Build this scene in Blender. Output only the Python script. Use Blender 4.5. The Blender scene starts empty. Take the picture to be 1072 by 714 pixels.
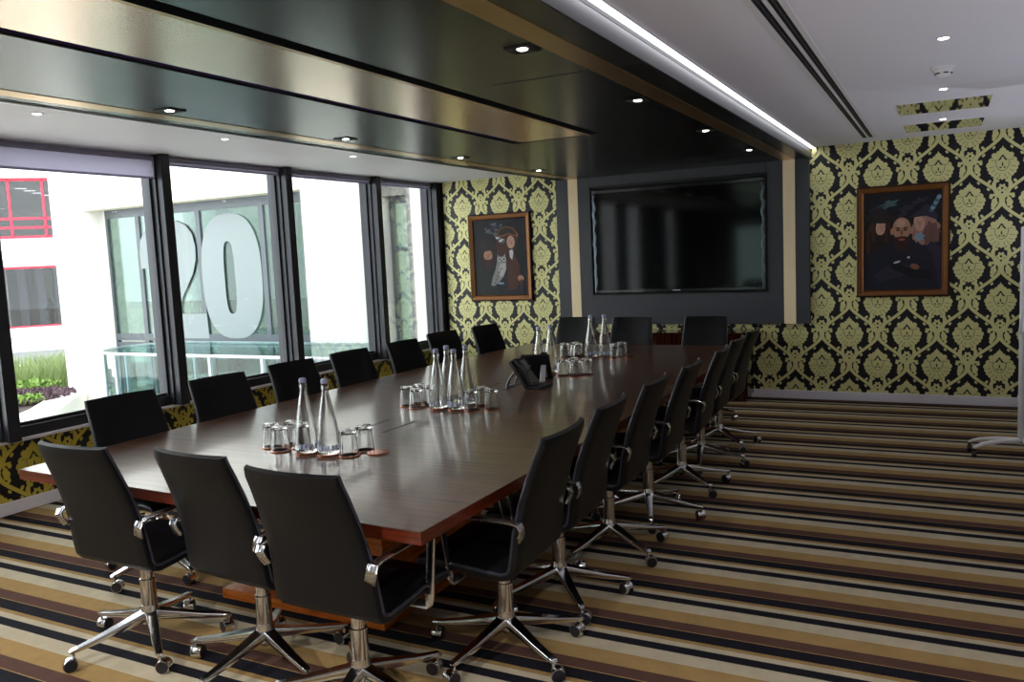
import bpy, bmesh, math, random
from mathutils import Vector, Matrix
random.seed(7)
SC = bpy.context.scene
COL = SC.collection
PI = math.pi

# ------------------------------------------------------------------ camera
F_PX = 863.17
YAW, PITCH, ROLL = 0.48300, 0.103479, 0.045394
CAM = Vector((0.0222, -0.0416, 1.6637))
fw = Vector((-math.sin(YAW)*math.cos(PITCH), math.cos(YAW)*math.cos(PITCH), -math.sin(PITCH)))
rt = Vector((math.cos(YAW), math.sin(YAW), 0))
dn = fw.cross(rt)
rt2 = math.cos(ROLL)*rt + math.sin(ROLL)*dn
up2 = math.sin(ROLL)*rt - math.cos(ROLL)*dn
cd = bpy.data.cameras.new('camera')
cd.sensor_width = 36.0
cd.lens = F_PX/1072*36.0
cd.clip_start = 0.05; cd.clip_end = 300
cam = bpy.data.objects.new('camera', cd)
cam.matrix_world = Matrix(((rt2.x, up2.x, -fw.x, CAM.x), (rt2.y, up2.y, -fw.y, CAM.y), (rt2.z, up2.z, -fw.z, CAM.z), (0, 0, 0, 1)))
COL.objects.link(cam); SC.camera = cam

# ------------------------------------------------------------------ world, exposure, light levels
WORLD_STRENGTH = 5.5
SPOT_RAFT, SPOT_WHITE, LED_EMIT = 8.0, 4.0, 6.0
UP_FILL = 32.0
SPOT_NEAR = 150.0   # added unseen spots over and behind the camera, in place of its flash
SC.view_settings.view_transform = 'Standard'
SC.view_settings.look = 'None'
SC.view_settings.exposure = 0.0
SC.view_settings.gamma = 1.0
SC.view_settings.use_curve_mapping = False
w = bpy.data.worlds.new('overcast_sky'); SC.world = w
w.use_nodes = True
bg = w.node_tree.nodes['Background']
bg.inputs[0].default_value = (0.93, 0.96, 1.0, 1); bg.inputs[1].default_value = WORLD_STRENGTH

# ------------------------------------------------------------------ room numbers (metres)
XL, XR, YB, YF, ZC = -5.82, 2.3, -3.5, 9.09, 2.63

# ------------------------------------------------------------------ materials
def srgb(r, g, b):
    f = lambda c: (c/255/12.92) if c/255 <= 0.04045 else ((c/255+0.055)/1.055)**2.4
    return (f(r), f(g), f(b), 1)

def new_mat(name):
    m = bpy.data.materials.new(name); m.use_nodes = True
    return m, m.node_tree.nodes, m.node_tree.links, m.node_tree.nodes['Principled BSDF']

def mat(name, col, rough=0.5, metal=0.0, var=0.06, scale=30.0, spec=0.5, bump=0.0, coat=0.0, emit=None, stretch=None, aniso=0.0):
    m, N, L, P = new_mat(name)
    P.inputs['Roughness'].default_value = rough
    P.inputs['Metallic'].default_value = metal
    P.inputs['Specular IOR Level'].default_value = spec
    P.inputs['Coat Weight'].default_value = coat
    P.inputs['Coat Roughness'].default_value = 0.08
    P.inputs['Anisotropic'].default_value = aniso
    tc = N.new('ShaderNodeTexCoord'); nz = N.new('ShaderNodeTexNoise')
    nz.inputs['Scale'].default_value = scale; nz.inputs['Detail'].default_value = 4
    src = tc.outputs['Object']
    if stretch:
        mp = N.new('ShaderNodeMapping'); mp.inputs['Scale'].default_value = stretch
        L.new(src, mp.inputs[0]); src = mp.outputs[0]
    L.new(src, nz.inputs['Vector'])
    mx = N.new('ShaderNodeMix'); mx.data_type = 'RGBA'
    mx.inputs[6].default_value = tuple(c*(1-var) for c in col[:3])+(1,)
    mx.inputs[7].default_value = tuple(min(1, c*(1+var)) for c in col[:3])+(1,)
    L.new(nz.outputs[0], mx.inputs[0]); L.new(mx.outputs[2], P.inputs['Base Color'])
    if bump:
        b = N.new('ShaderNodeBump'); b.inputs['Strength'].default_value = bump; b.inputs['Distance'].default_value = 0.002
        L.new(nz.outputs[0], b.inputs['Height']); L.new(b.outputs[0], P.inputs['Normal'])
    if emit:
        P.inputs['Emission Color'].default_value = emit[0]; P.inputs['Emission Strength'].default_value = emit[1]
    return m

def pane_mat(name, tint, refl=0.10, rough=0.0):
    m = bpy.data.materials.new(name); m.use_nodes = True
    N, L = m.node_tree.nodes, m.node_tree.links
    N.clear()
    o = N.new('ShaderNodeOutputMaterial'); t = N.new('ShaderNodeBsdfTransparent'); g = N.new('ShaderNodeBsdfGlossy')
    t.inputs[0].default_value = tint; g.inputs['Roughness'].default_value = rough
    lw = N.new('ShaderNodeLayerWeight'); lw.inputs[0].default_value = 0.25
    ml = N.new('ShaderNodeMath'); ml.operation = 'MULTIPLY_ADD'; ml.inputs[1].default_value = 0.5; ml.inputs[2].default_value = refl
    L.new(lw.outputs['Fresnel'], ml.inputs[0])
    mx = N.new('ShaderNodeMixShader')
    L.new(ml.outputs[0], mx.inputs[0]); L.new(t.outputs[0], mx.inputs[1]); L.new(g.outputs[0], mx.inputs[2]); L.new(mx.outputs[0], o.inputs[0])
    return m

def glass_mat(name, col=(1, 1, 1, 1), ior=1.45):
    m, N, L, P = new_mat(name)
    P.inputs['Base Color'].default_value = col; P.inputs['Roughness'].default_value = 0.02
    P.inputs['Transmission Weight'].default_value = 1.0; P.inputs['IOR'].default_value = ior
    return m

def blind_mat():
    m, N, L, P = new_mat('lilac_grey_blind_fabric')
    P.inputs['Base Color'].default_value = srgb(200, 197, 216); P.inputs['Roughness'].default_value = 0.85
    t = N.new('ShaderNodeBsdfTranslucent'); t.inputs[0].default_value = srgb(150, 146, 166)
    wv = N.new('ShaderNodeTexNoise'); wv.inputs['Scale'].default_value = 300
    mr = N.new('ShaderNodeMapRange'); mr.inputs['To Min'].default_value = 0.52; mr.inputs['To Max'].default_value = 0.58
    L.new(wv.outputs[0], mr.inputs[0])
    mx = N.new('ShaderNodeMixShader'); L.new(mr.outputs[0], mx.inputs[0])
    L.new(P.outputs[0], mx.inputs[1]); L.new(t.outputs[0], mx.inputs[2]); L.new(mx.outputs[0], N['Material Output'].inputs[0])
    return m

def carpet_mat():
    m, N, L, P = new_mat('striped_carpet')
    P.inputs['Roughness'].default_value = 0.95; P.inputs['Specular IOR Level'].default_value = 0.1
    P.inputs['Sheen Weight'].default_value = 0.0
    g = N.new('ShaderNodeNewGeometry'); s = N.new('ShaderNodeSeparateXYZ')
    L.new(g.outputs['Position'], s.inputs[0])
    nz = N.new('ShaderNodeTexNoise'); nz.inputs['Scale'].default_value = 220; nz.inputs['Detail'].default_value = 2
    L.new(g.outputs['Position'], nz.inputs['Vector'])
    wob = N.new('ShaderNodeMath'); wob.operation = 'MULTIPLY_ADD'; wob.inputs[1].default_value = 0.006; L.new(nz.outputs[0], wob.inputs[0]); L.new(s.outputs['Y'], wob.inputs[2])
    a = N.new('ShaderNodeMath'); a.operation = 'SUBTRACT'; a.inputs[0].default_value = 3.803+4*0.4725; L.new(wob.outputs[0], a.inputs[1])
    d = N.new('ShaderNodeMath'); d.operation = 'DIVIDE'; d.inputs[1].default_value = 0.4725; L.new(a.outputs[0], d.inputs[0])
    fr = N.new('ShaderNodeMath'); fr.operation = 'FRACT'; L.new(d.outputs[0], fr.inputs[0])
    r = N.new('ShaderNodeValToRGB'); r.color_ramp.interpolation = 'CONSTANT'
    black, cream, tan, dtan, brown = srgb(24, 24, 31), srgb(168, 158, 136), srgb(146, 120, 78), srgb(138, 112, 72), srgb(80, 57, 50)
    stops = [(0.0, black), (0.158, dtan), (0.215, cream), (0.300, black), (0.418, cream), (0.605, tan), (0.825, brown), (0.985, tan)]
    e = r.color_ramp.elements
    e[0].position, e[0].color = stops[0]
    e[1].position, e[1].color = stops[1]
    for p, c in stops[2:]:
        n = e.new(p); n.color = c
    L.new(fr.outputs[0], r.inputs[0])
    n2 = N.new('ShaderNodeTexNoise'); n2.inputs['Scale'].default_value = 9; n2.inputs['Detail'].default_value = 6; n2.inputs['Roughness'].default_value = 0.7
    L.new(g.outputs['Position'], n2.inputs['Vector'])
    mr = N.new('ShaderNodeMapRange'); mr.inputs['From Min'].default_value = 0.3; mr.inputs['From Max'].default_value = 0.7; mr.inputs['To Min'].default_value = 0.86; mr.inputs['To Max'].default_value = 1.1
    L.new(n2.outputs[0], mr.inputs[0])
    mx = N.new('ShaderNodeMix'); mx.data_type = 'RGBA'; mx.blend_type = 'MULTIPLY'; mx.inputs[0].default_value = 1
    L.new(r.outputs[0], mx.inputs[6]); L.new(mr.outputs[0], mx.inputs[7]); L.new(mx.outputs[2], P.inputs['Base Color'])
    b = N.new('ShaderNodeBump'); b.inputs['Strength'].default_value = 0.5; b.inputs['Distance'].default_value = 0.004
    L.new(nz.outputs[0], b.inputs['Height']); L.new(b.outputs[0], P.inputs['Normal'])
    return m

def wood_mat(name, c1, c2, stretch, rough, coat=0.0, spec=0.5):
    m, N, L, P = new_mat(name)
    P.inputs['Roughness'].default_value = rough; P.inputs['Coat Weight'].default_value = coat; P.inputs['Coat Roughness'].default_value = 0.12
    P.inputs['Specular IOR Level'].default_value = spec
    g = N.new('ShaderNodeTexCoord'); mp = N.new('ShaderNodeMapping'); mp.inputs['Scale'].default_value = stretch
    L.new(g.outputs['Object'], mp.inputs[0])
    nz = N.new('ShaderNodeTexNoise'); nz.inputs['Scale'].default_value = 1.0; nz.inputs['Detail'].default_value = 7; nz.inputs['Roughness'].default_value = 0.65
    L.new(mp.outputs[0], nz.inputs['Vector'])
    r = N.new('ShaderNodeValToRGB'); r.color_ramp.elements[0].position = 0.36; r.color_ramp.elements[0].color = c1
    r.color_ramp.elements[1].position = 0.64; r.color_ramp.elements[1].color = c2
    L.new(nz.outputs[0], r.inputs[0]); L.new(r.outputs[0], P.inputs['Base Color'])
    b = N.new('ShaderNodeBump'); b.inputs['Strength'].default_value = 0.05; b.inputs['Distance'].default_value = 0.0006
    L.new(nz.outputs[0], b.inputs['Height']); L.new(b.outputs[0], P.inputs['Normal'])
    return m

M = {}
M['carpet'] = carpet_mat()
M['white_ceiling'] = mat('white_painted_ceiling', srgb(238, 236, 243), 0.55, var=0.01)
M['white_paint'] = mat('white_gloss_paint', srgb(226, 222, 230), 0.4, var=0.02)
M['side_paint'] = mat('pale_wall_paint', srgb(150, 148, 145), 0.8, var=0.02)
M['raft'] = mat('satin_black_metal_panel', srgb(74, 74, 72), 0.27, metal=0.85, var=0.10, scale=6, stretch=(1, 12, 1))
M['gold'] = mat('brushed_gold_panel', srgb(240, 210, 184), 0.24, metal=0.9, var=0.06, scale=8, stretch=(1, 14, 1))
M['gold_ceiling'] = mat('shaded_gold_inlay', srgb(206, 168, 116), 0.28, metal=0.95, var=0.04, scale=20)  # darker copy of the strip gold, ceiling shade put into the colour
M['gold_strip'] = mat('lit_gold_strip', srgb(252, 230, 188), 0.5, metal=0.05, var=0.04, scale=20)  # wall strip gold made paler, lamp light put into the colour
M['black_gap'] = mat('matt_black', srgb(8, 8, 10), 0.6, var=0.02)
M['violet_strip'] = mat('dark_violet_channel', srgb(70, 54, 120), 0.3, var=0.05)
M['fascia'] = mat('dark_satin_fascia', srgb(40, 40, 46), 0.4, var=0.03)
M['panel_grey'] = mat('charcoal_wall_panel', srgb(60, 62, 69), 0.5, var=0.03, scale=10)
M['wall_dark'] = mat('wallpaper_ground_navy', srgb(17, 16, 25), 0.40, var=0.08, scale=60, spec=0.45)
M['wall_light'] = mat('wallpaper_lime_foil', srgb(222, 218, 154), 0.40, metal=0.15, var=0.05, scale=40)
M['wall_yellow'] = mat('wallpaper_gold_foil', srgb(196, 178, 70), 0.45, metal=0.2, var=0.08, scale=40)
M['mullion'] = mat('anthracite_window_metal', srgb(52, 54, 60), 0.38, metal=0.35, var=0.03)
M['pane'] = pane_mat('clear_window_pane', (0.96, 0.98, 0.97, 1), 0.03)
M['blind'] = blind_mat()
M['leather'] = mat('black_leather', srgb(11, 12, 16), 0.44, var=0.10, scale=160, bump=0.08, spec=0.28)
M['leather_edge'] = mat('black_leather_piping', srgb(44, 46, 58), 0.35, var=0.05, scale=100)
M['satin'] = mat('satin_aluminium', srgb(190, 190, 195), 0.2, metal=1.0, var=0.03)
M['chrome'] = mat('polished_aluminium', srgb(212, 211, 212), 0.15, metal=1.0, var=0.03)
M['steel'] = mat('brushed_steel', srgb(176, 180, 192), 0.34, metal=0.8, var=0.05, scale=20, stretch=(1, 1, 20))
M['rubber'] = mat('dark_rubber', srgb(26, 27, 34), 0.35, var=0.05)
M['table'] = wood_mat('dark_zebrano_tabletop', srgb(32, 21, 16), srgb(106, 74, 55), (1.6, 75, 30), 0.30, coat=0.6, spec=0.3)
M['table_edge'] = wood_mat('mahogany_edge', srgb(64, 22, 12), srgb(108, 44, 22), (3, 3, 80), 0.28, coat=0.2)
M['cherry'] = wood_mat('orange_cherry_wood', srgb(150, 72, 24), srgb(206, 116, 48), (4, 4, 26), 0.22, coat=0.3)
M['credenza'] = wood_mat('dark_rosewood', srgb(28, 12, 8), srgb(74, 30, 18), (60, 60, 2.5), 0.14, coat=0.5)
M['glass'] = glass_mat('clear_glass')
M['water'] = glass_mat('bottle_glass', (0.97, 0.98, 1, 1), 1.4)
M['blue_cap'] = mat('pale_blue_cap', srgb(172, 180, 214), 0.35, var=0.05)
M['copper'] = mat('polished_copper', srgb(214, 138, 110), 0.16, metal=0.9, var=0.05)
M['phone'] = mat('black_phone_plastic', srgb(26, 27, 31), 0.32, var=0.05)
M['silver'] = mat('silver_plastic', srgb(190, 190, 196), 0.3, metal=0.3, var=0.03)
M['phone_screen'] = mat('grey_lcd', srgb(120, 126, 128), 0.15, var=0.03)
M['keys'] = mat('grey_keys', srgb(96, 98, 104), 0.4, var=0.03)
M['tv_screen'] = mat('glossy_black_screen', srgb(7, 7, 9), 0.07, var=0.02, spec=0.22)
M['tv_bezel'] = mat('gloss_black_bezel', srgb(14, 14, 16), 0.15, var=0.02, coat=0.4)
M['film'] = mat('wrinkled_plastic_film', srgb(96, 106, 116), 0.2, metal=0.7, var=0.2, scale=40, bump=0.8)
M['frame_gold'] = mat('antique_gold_frame', srgb(122, 76, 34), 0.35, metal=0.5, var=0.35, scale=45)
M['frame_dark'] = mat('dark_bronze_frame', srgb(62, 36, 18), 0.4, metal=0.4, var=0.3, scale=45)
M['downlight'] = mat('downlight_lens', srgb(255, 250, 240), 0.4, var=0, emit=((1.0, 0.96, 0.9, 1), 14.0))
M['led'] = mat('led_strip_diffuser', srgb(255, 255, 255), 0.4, var=0, emit=((0.93, 0.94, 1.0, 1), LED_EMIT))
M['white_plastic'] = mat('white_plastic', srgb(230, 228, 230), 0.4, var=0.02)
M['mirror'] = mat('mirror_polished_plate', srgb(190, 190, 184), 0.04, metal=1.0, var=0.02)
M['stone'] = mat('white_render_stone', srgb(232, 229, 222), 0.8, var=0.04, scale=3)
M['soffit'] = mat('cream_soffit', srgb(222, 212, 192), 0.8, var=0.03)
M['granite'] = mat('grey_granite_reveal', srgb(120, 118, 116), 0.6, var=0.3, scale=60)
M['grey_frame'] = mat('grey_window_metal', srgb(84, 89, 95), 0.4, metal=0.3, var=0.04)
M['teal_pane'] = pane_mat('green_tinted_pane', (0.62, 0.74, 0.70, 1), 0.04)
M['teal_wall'] = mat('pale_green_interior', srgb(150, 166, 160), 0.8, var=0.2, scale=1.2)
M['frost'] = mat('frosted_white_vinyl', srgb(128, 136, 137), 0.7, var=0.02)
M['clear_drum'] = pane_mat('thick_clear_glass', (0.62, 0.80, 0.78, 1), 0.07)
M['red'] = mat('red_painted_frame', srgb(196, 44, 70), 0.5, var=0.05)
M['dark_pane'] = pane_mat('dark_grey_pane', (0.60, 0.62, 0.64, 1), 0.03)
M['dim_room'] = mat('dim_office_interior', srgb(112, 110, 108), 0.9, var=0.5, scale=1.4)
M['lamp_tube'] = mat('office_tube_lamp', srgb(255, 255, 255), 0.4, var=0, emit=((1, 1, 1, 1), 3.0))
M['grey_band'] = mat('grey_stone_band', srgb(160, 165, 172), 0.7, var=0.08, scale=6)
M['asphalt'] = mat('grey_asphalt', srgb(104, 104, 112), 0.9, var=0.15, scale=14)
M['paving'] = mat('pale_paving', srgb(222, 218, 212), 0.9, var=0.1, scale=5)
M['soil'] = mat('dark_soil', srgb(62, 50, 47), 0.95, var=0.4, scale=22)
M['grass'] = mat('pale_green_grass', srgb(128, 146, 90), 0.8, var=0.3, scale=5)
M['leaf'] = mat('bright_green_leaf', srgb(118, 148, 66), 0.7, var=0.3, scale=9)
M['purple_leaf'] = mat('purple_grey_leaf', srgb(84, 62, 70), 0.7, var=0.4, scale=14)
M['cloth_dark'] = mat('dark_jacket', srgb(34, 34, 40), 0.8, var=0.1)
M['skin'] = mat('skin', srgb(150, 110, 92), 0.6, var=0.05)
M['board_white'] = mat('flipchart_white', srgb(205, 203, 206), 0.45, var=0.02)
def paint(name, r, g, b, v=0.25): return mat('oil_'+name, srgb(r, g, b), 0.5, var=v, scale=28, spec=0.3)
PT = {k: paint(k, *c) for k, c in dict(night=(17, 18, 26), cloud=(84, 90, 98), teal=(58, 92, 100), skin=(168, 124, 100), pale=(186, 146, 126), shade=(126, 84, 62),
      hairbrown=(66, 36, 26), hairdark=(34, 24, 22), beard=(52, 30, 24), hat=(34, 27, 27), hatpurple=(44, 38, 56), blonde=(152, 114, 102), blonde2=(104, 74, 68), coat=(28, 30, 42),
      coat2=(40, 42, 56), redcoat=(74, 38, 28), trim=(128, 76, 46), white=(196, 196, 200), owl=(132, 130, 130), owl2=(176, 172, 168), green=(24, 34, 32), feather=(120, 146, 168), eye=(30, 22, 20), lip=(150, 70, 66), glassred=(92, 32, 26)).items()}

# ------------------------------------------------------------------ mesh helper
class MB:
    def __init__(s): s.v = []; s.f = []; s.m = []
    def add(s, verts, faces, mi=0):
        o = len(s.v); s.v += [tuple(v) for v in verts]
        for f in faces: s.f.append([i+o for i in f]); s.m.append(mi)
        return s
    def box(s, x0, x1, y0, y1, z0, z1, mi=0, mtx=None):
        vs = [Vector((x, y, z)) for x in (x0, x1) for y in (y0, y1) for z in (z0, z1)]
        if mtx: vs = [mtx @ v for v in vs]
        return s.add(vs, [(0, 1, 3, 2), (4, 6, 7, 5), (0, 4, 5, 1), (2, 3, 7, 6), (0, 2, 6, 4), (1, 5, 7, 3)], mi)
    def loft(s, rings, mi=0, caps=True, closed=False):
        n = len(rings[0]); o = []
        for r in rings: o += list(r)
        fs = []
        k = len(rings)
        for i in range(k if closed else k-1):
            a, b = i*n, ((i+1) % k)*n
            for j in range(n): fs.append((a+j, a+(j+1) % n, b+(j+1) % n, b+j))
        if caps and not closed: fs.append(tuple(range(n))[::-1]); fs.append(tuple((k-1)*n+j for j in range(n)))
        return s.add(o, fs, mi)
    def lathe(s, prof, seg=20, c=(0, 0, 0), mi=0, axis='z', mtx=None, flute=0.0, nfl=10):
        rings = []
        for r, z in prof:
            ring = []
            for j in range(seg):
                a = 2*PI*j/seg
                rr = r*(1+flute*math.cos(nfl*a)) if flute else r
                p = Vector((rr*math.cos(a), rr*math.sin(a), z))
                if axis == 'x': p = Vector((p.z, p.x, p.y))
                if axis == 'y': p = Vector((p.y, p.z, p.x))
                if mtx: p = mtx @ p
                ring.append(p+Vector(c))
            rings.append(ring)
        return s.loft(rings, mi)
    def tube(s, pts, r, seg=10, mi=0):
        pts = [Vector(p) for p in pts]; rings = []
        up = Vector((0, 0, 1))
        for i, p in enumerate(pts):
            t = (pts[min(i+1, len(pts)-1)]-pts[max(i-1, 0)]).normalized()
            u = up if abs(t.dot(up)) < 0.95 else Vector((1, 0, 0))
            a = t.cross(u).normalized(); b = t.cross(a)
            rr = r[i] if isinstance(r, (list, tuple)) else r
            rings.append([p+rr*(math.cos(2*PI*j/seg)*a+math.sin(2*PI*j/seg)*b) for j in range(seg)])
        return s.loft(rings, mi)
    def bar(s, pts, wdir, hw, ht, mi=0):
        # flat bar swept along pts; wdir = width direction, hw half width, ht half thickness (lists allowed)
        pts = [Vector(p) for p in pts]; wd = Vector(wdir).normalized(); rings = []
        for i, p in enumerate(pts):
            t = (pts[min(i+1, len(pts)-1)]-pts[max(i-1, 0)]).normalized()
            n = t.cross(wd).normalized(); w_ = n.cross(t).normalized()
            a = hw[i] if isinstance(hw, (list, tuple)) else hw; b = ht[i] if isinstance(ht, (list, tuple)) else ht
            rings.append([p+w_*x*a+n*y*b for x, y in ((-1, -.6), (-.85, -1), (.85, -1), (1, -.6), (1, .6), (.85, 1), (-.85, 1), (-1, .6))])
        return s.loft(rings, mi)
    def prism(s, poly, z0, z1, mi=0, mtx=None):
        n = len(poly)
        vs = [Vector((x, y, z0)) for x, y in poly]+[Vector((x, y, z1)) for x, y in poly]
        if mtx: vs = [mtx @ v for v in vs]
        return s.add(vs, [tuple(range(n))[::-1], tuple(range(n, 2*n))]+[(i, (i+1) % n, n+(i+1) % n, n+i) for i in range(n)], mi)
    def build(s, name, mats, parent=None, smooth=False, bevel=0.0, seg=2, normals=True):
        me = bpy.data.meshes.new(name); me.from_pydata(s.v, [], s.f)
        if not isinstance(mats, (list, tuple)): mats = [mats]
        for m in mats: me.materials.append(m)
        me.polygons.foreach_set('material_index', s.m)
        if normals:
            bm = bmesh.new(); bm.from_mesh(me); bmesh.ops.recalc_face_normals(bm, faces=bm.faces); bm.to_mesh(me); bm.free()
        o = bpy.data.objects.new(name, me); COL.objects.link(o)
        if parent: o.parent = parent
        if smooth:
            me.polygons.foreach_set('use_smooth', [True]*len(me.polygons))
            me.set_sharp_from_angle(angle=math.radians(38))
        if bevel:
            b = o.modifiers.new('edge', 'BEVEL'); b.width = bevel; b.segments = seg; b.limit_method = 'ANGLE'; b.angle_limit = math.radians(40)
        return o

def tag(o, label=None, cat=None, group=None, kind=None):
    if label: o['label'] = label
    if cat: o['category'] = cat
    if group: o['group'] = group
    if kind: o['kind'] = kind
    return o
def empty(name, loc, rz=0.0, label=None, cat=None, group=None):
    o = bpy.data.objects.new(name, None); o.empty_display_size = 0.1; COL.objects.link(o)
    o.location = loc; o.rotation_euler = (0, 0, rz)
    return tag(o, label, cat, group)
def kids(o): return [c for c in bpy.data.objects if c.parent == o]
def copy_tree(o, parent=None):
    c = o.copy(); COL.objects.link(c)
    if parent: c.parent = parent
    for ch in kids(o): copy_tree(ch, c)
    return c
def struct(o): o['kind'] = 'structure'; return o
def spot(name, loc, energy, parent=None, size=math.radians(110), col=(1, 0.96, 0.91), blend=0.6):
    l = bpy.data.lights.new(name, 'SPOT'); l.energy = energy; l.spot_size = size; l.spot_blend = blend; l.color = col; l.shadow_soft_size = 0.05
    o = bpy.data.objects.new(name, l); o.location = loc; COL.objects.link(o)
    if parent: o.parent = parent
    return o

# ------------------------------------------------------------------ damask wallpaper as thin relief on the wall
CA, CB = 0.2685, 0.640
MED = [(0, .180), (.010, .157), (.022, .152), (.030, .132), (.045, .130), (.053, .112), (.074, .116), (.091, .100), (.090, .080), (.076, .064), (.090, .070), (.108, .063), (.117, .046), (.114, .030),
       (.130, .020), (.137, -.003), (.124, -.020), (.127, -.040), (.112, -.053), (.114, -.074), (.095, -.084), (.088, -.104), (.070, -.104), (.058, -.121), (.041, -.117), (.026, -.134), (.011, -.128), (0, -.142)]
def cell_shapes():
    # (layer, polygon) in cell coordinates; layer 0 light, 1 dark
    out = []
    med = MED+[(-x, z) for x, z in MED[-2:0:-1]]
    out.append((0, med))
    def stroke(pts, ws, layer=0):
        L_, R_ = [], []
        for i, (x, z) in enumerate(pts):
            x0, z0 = pts[max(i-1, 0)]; x1, z1 = pts[min(i+1, len(pts)-1)]
            l = math.hypot(x1-x0, z1-z0) or 1; nx, nz = -(z1-z0)/l, (x1-x0)/l
            w_ = ws[i] if isinstance(ws, (list, tuple)) else ws
            L_.append((x+nx*w_/2, z+nz*w_/2)); R_.append((x-nx*w_/2, z-nz*w_/2))
        for i in range(len(pts)-1): out.append((layer, [L_[i], L_[i+1], R_[i+1], R_[i]]))
    def blob(cx, cz, rx, rz, rot=0, layer=0, n=12, lob=0, amp=0):
        p = []
        for j in range(n):
            a = 2*PI*j/n; k = 1+amp*math.cos(lob*a)
            x, z = rx*k*math.cos(a), rz*k*math.sin(a)
            p.append((cx+x*math.cos(rot)-z*math.sin(rot), cz+x*math.sin(rot)+z*math.cos(rot)))
        out.append((layer, p))
    for sg in (1, -1):
        band = [(sg*CA*(.5-.5*math.cos(PI*t)), .315-CB/2*t) for t in [i/12 for i in range(13)]]
        stroke(band, [.050, .040, .033, .030, .029, .028, .028, .028, .029, .030, .033, .040, .050])
        for t, side, ln in ((.30, 1, .030), (.40, -1, .026), (.52, 1, .030), (.60, -1, .028), (.72, 1, .026)):
            x, z = sg*CA*(.5-.5*math.cos(PI*t)), .315-CB/2*t
            blob(x+sg*side*.020, z+side*.022, ln*.62, ln*.42, rot=sg*side*.9)
        h = [(sg*x, z) for x, z in ((0, .330), (.026, .360), (.050, .392), (.066, .430), (.068, .468), (.056, .496), (.040, .500), (.031, .484))]
        stroke(h, [.04, .036, .032, .034, .034, .032, .030, .020])
        blob(sg*.060, .515, .014, .022, rot=-sg*.3)
        stroke([(sg*x, z) for x, z in ((.030, .352), (.058, .366), (.086, .362), (.100, .374))], [.02, .026, .026, .012])
        blob(sg*.090, .348, .016, .018)
        blob(sg*.062, .292, .026, .045, rot=sg*.15, lob=5, amp=.13, n=20)
        blob(sg*.052, .335, .010, .016, rot=sg*.5)
    blob(0, .425, .034, .038, lob=6, amp=.2, n=36)
    blob(0, .425, .010, .011, layer=1)
    # dark drawing inside the medallion
    U = [(.057*math.cos(a), .040+(.094 if math.sin(a) < 0 else .05)*math.sin(a)) for a in [PI+PI*i/14 for i in range(15)]]
    stroke(U, .0042, 1)
    for sg in (1, -1):
        stroke([(sg*.010, .080), (sg*.018, .058), (sg*.034, .046)], [.010, .014, .012], 1)
        stroke([(sg*.040, .044), (sg*.094, .050)], .0035, 1)
        blob(sg*.017, -.022, .012, .006, rot=sg*.5, layer=1, n=8)
        for a in (-.15, -.55, -.95, -1.3):
            c, s_ = math.cos(a), math.sin(a)
            stroke([(sg*.070*c, .0+.085*s_), (sg*.108*c, .0+.118*s_)], .0035, 1)
    blob(0, .084, .010, .012, layer=1, n=8)
    blob(0, .006, .006, .020, layer=1, n=8)
    return out
CELL = cell_shapes()
def damask(mb, u0, u1, z0, z1, pu, pz, place, base):
    """pattern cells inside u0..u1, z0..z1; place(u, z, off) -> point; base = first material index (light, dark)"""
    bm = bmesh.new()
    lay = bm.faces.layers.int.new('lay')
    for i in range(math.floor((u0-pu)/CA)-1, math.ceil((u1-pu)/CA)+2):
        for k in range(-8, 8):
            cu, cz = pu+i*CA, pz+(i % 2)*CB/2+k*CB
            if cz < z0-.6 or cz > z1+.3: continue
            for n, (ly, poly) in enumerate(CELL):
                if all(cz+z < z0 or cz+z > z1 for _, z in poly) or all(cu+x < u0 or cu+x > u1 for x, _ in poly): continue
                off = 0.0009+0.0011*ly+0.00001*n
                f = bm.faces.new([bm.verts.new((cu+x, cz+z, off)) for x, z in poly]); f[lay] = ly
    for co, no in (((u0, 0, 0), (-1, 0, 0)), ((u1, 0, 0), (1, 0, 0)), ((0, z0, 0), (0, -1, 0)), ((0, z1, 0), (0, 1, 0))):
        bmesh.ops.bisect_plane(bm, geom=bm.verts[:]+bm.edges[:]+bm.faces[:], plane_co=co, plane_no=no, clear_outer=True)
    bm.verts.index_update()
    mb.add([place(v.co.x, v.co.y, v.co.z) for v in bm.verts], [], 0)
    o = len(mb.v)-len(bm.verts)
    for f in bm.faces:
        mb.f.append([v.index+o for v in f.verts]); mb.m.append(base+f[lay])
    bm.free()

# ------------------------------------------------------------------ room shell
struct(MB().box(XL-.1, XR+.1, YB-.1, YF+.1, -.12, 0).build('floor', M['carpet']))
struct(MB().box(XL-.1, XR+.1, YB-.1, YF+.1, ZC, ZC+.12).build('ceiling', M['white_ceiling']))
fwm = MB().box(XL-.12, XR+.1, YF, YF+.15, 0, ZC)
damask(fwm, XL+.15, XR, 0.09, ZC, 0.25, 1.98-3*CB, lambda u, z, o: (u, YF-o, z), 1)
struct(fwm.build('wall_far', [M['wall_dark'], M['wall_light'], M['wall_dark']], normals=False))
lw = MB().box(XL-.14, XL, YB, YF, 0, .50)
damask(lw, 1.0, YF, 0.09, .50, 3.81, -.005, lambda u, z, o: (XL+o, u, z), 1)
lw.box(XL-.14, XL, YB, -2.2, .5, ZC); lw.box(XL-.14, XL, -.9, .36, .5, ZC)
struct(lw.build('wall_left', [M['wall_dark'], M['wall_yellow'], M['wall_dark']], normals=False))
struct(MB().box(XR, XR+.12, YB, YF, 0, ZC).build('wall_right', M['side_paint']))
wb = MB().box(XL, -4.75, YB-.12, YB, 0, ZC).box(-3.85, XR, YB-.12, YB, 0, ZC).box(-4.75, -3.85, YB-.12, YB, 2.2, ZC)
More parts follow.
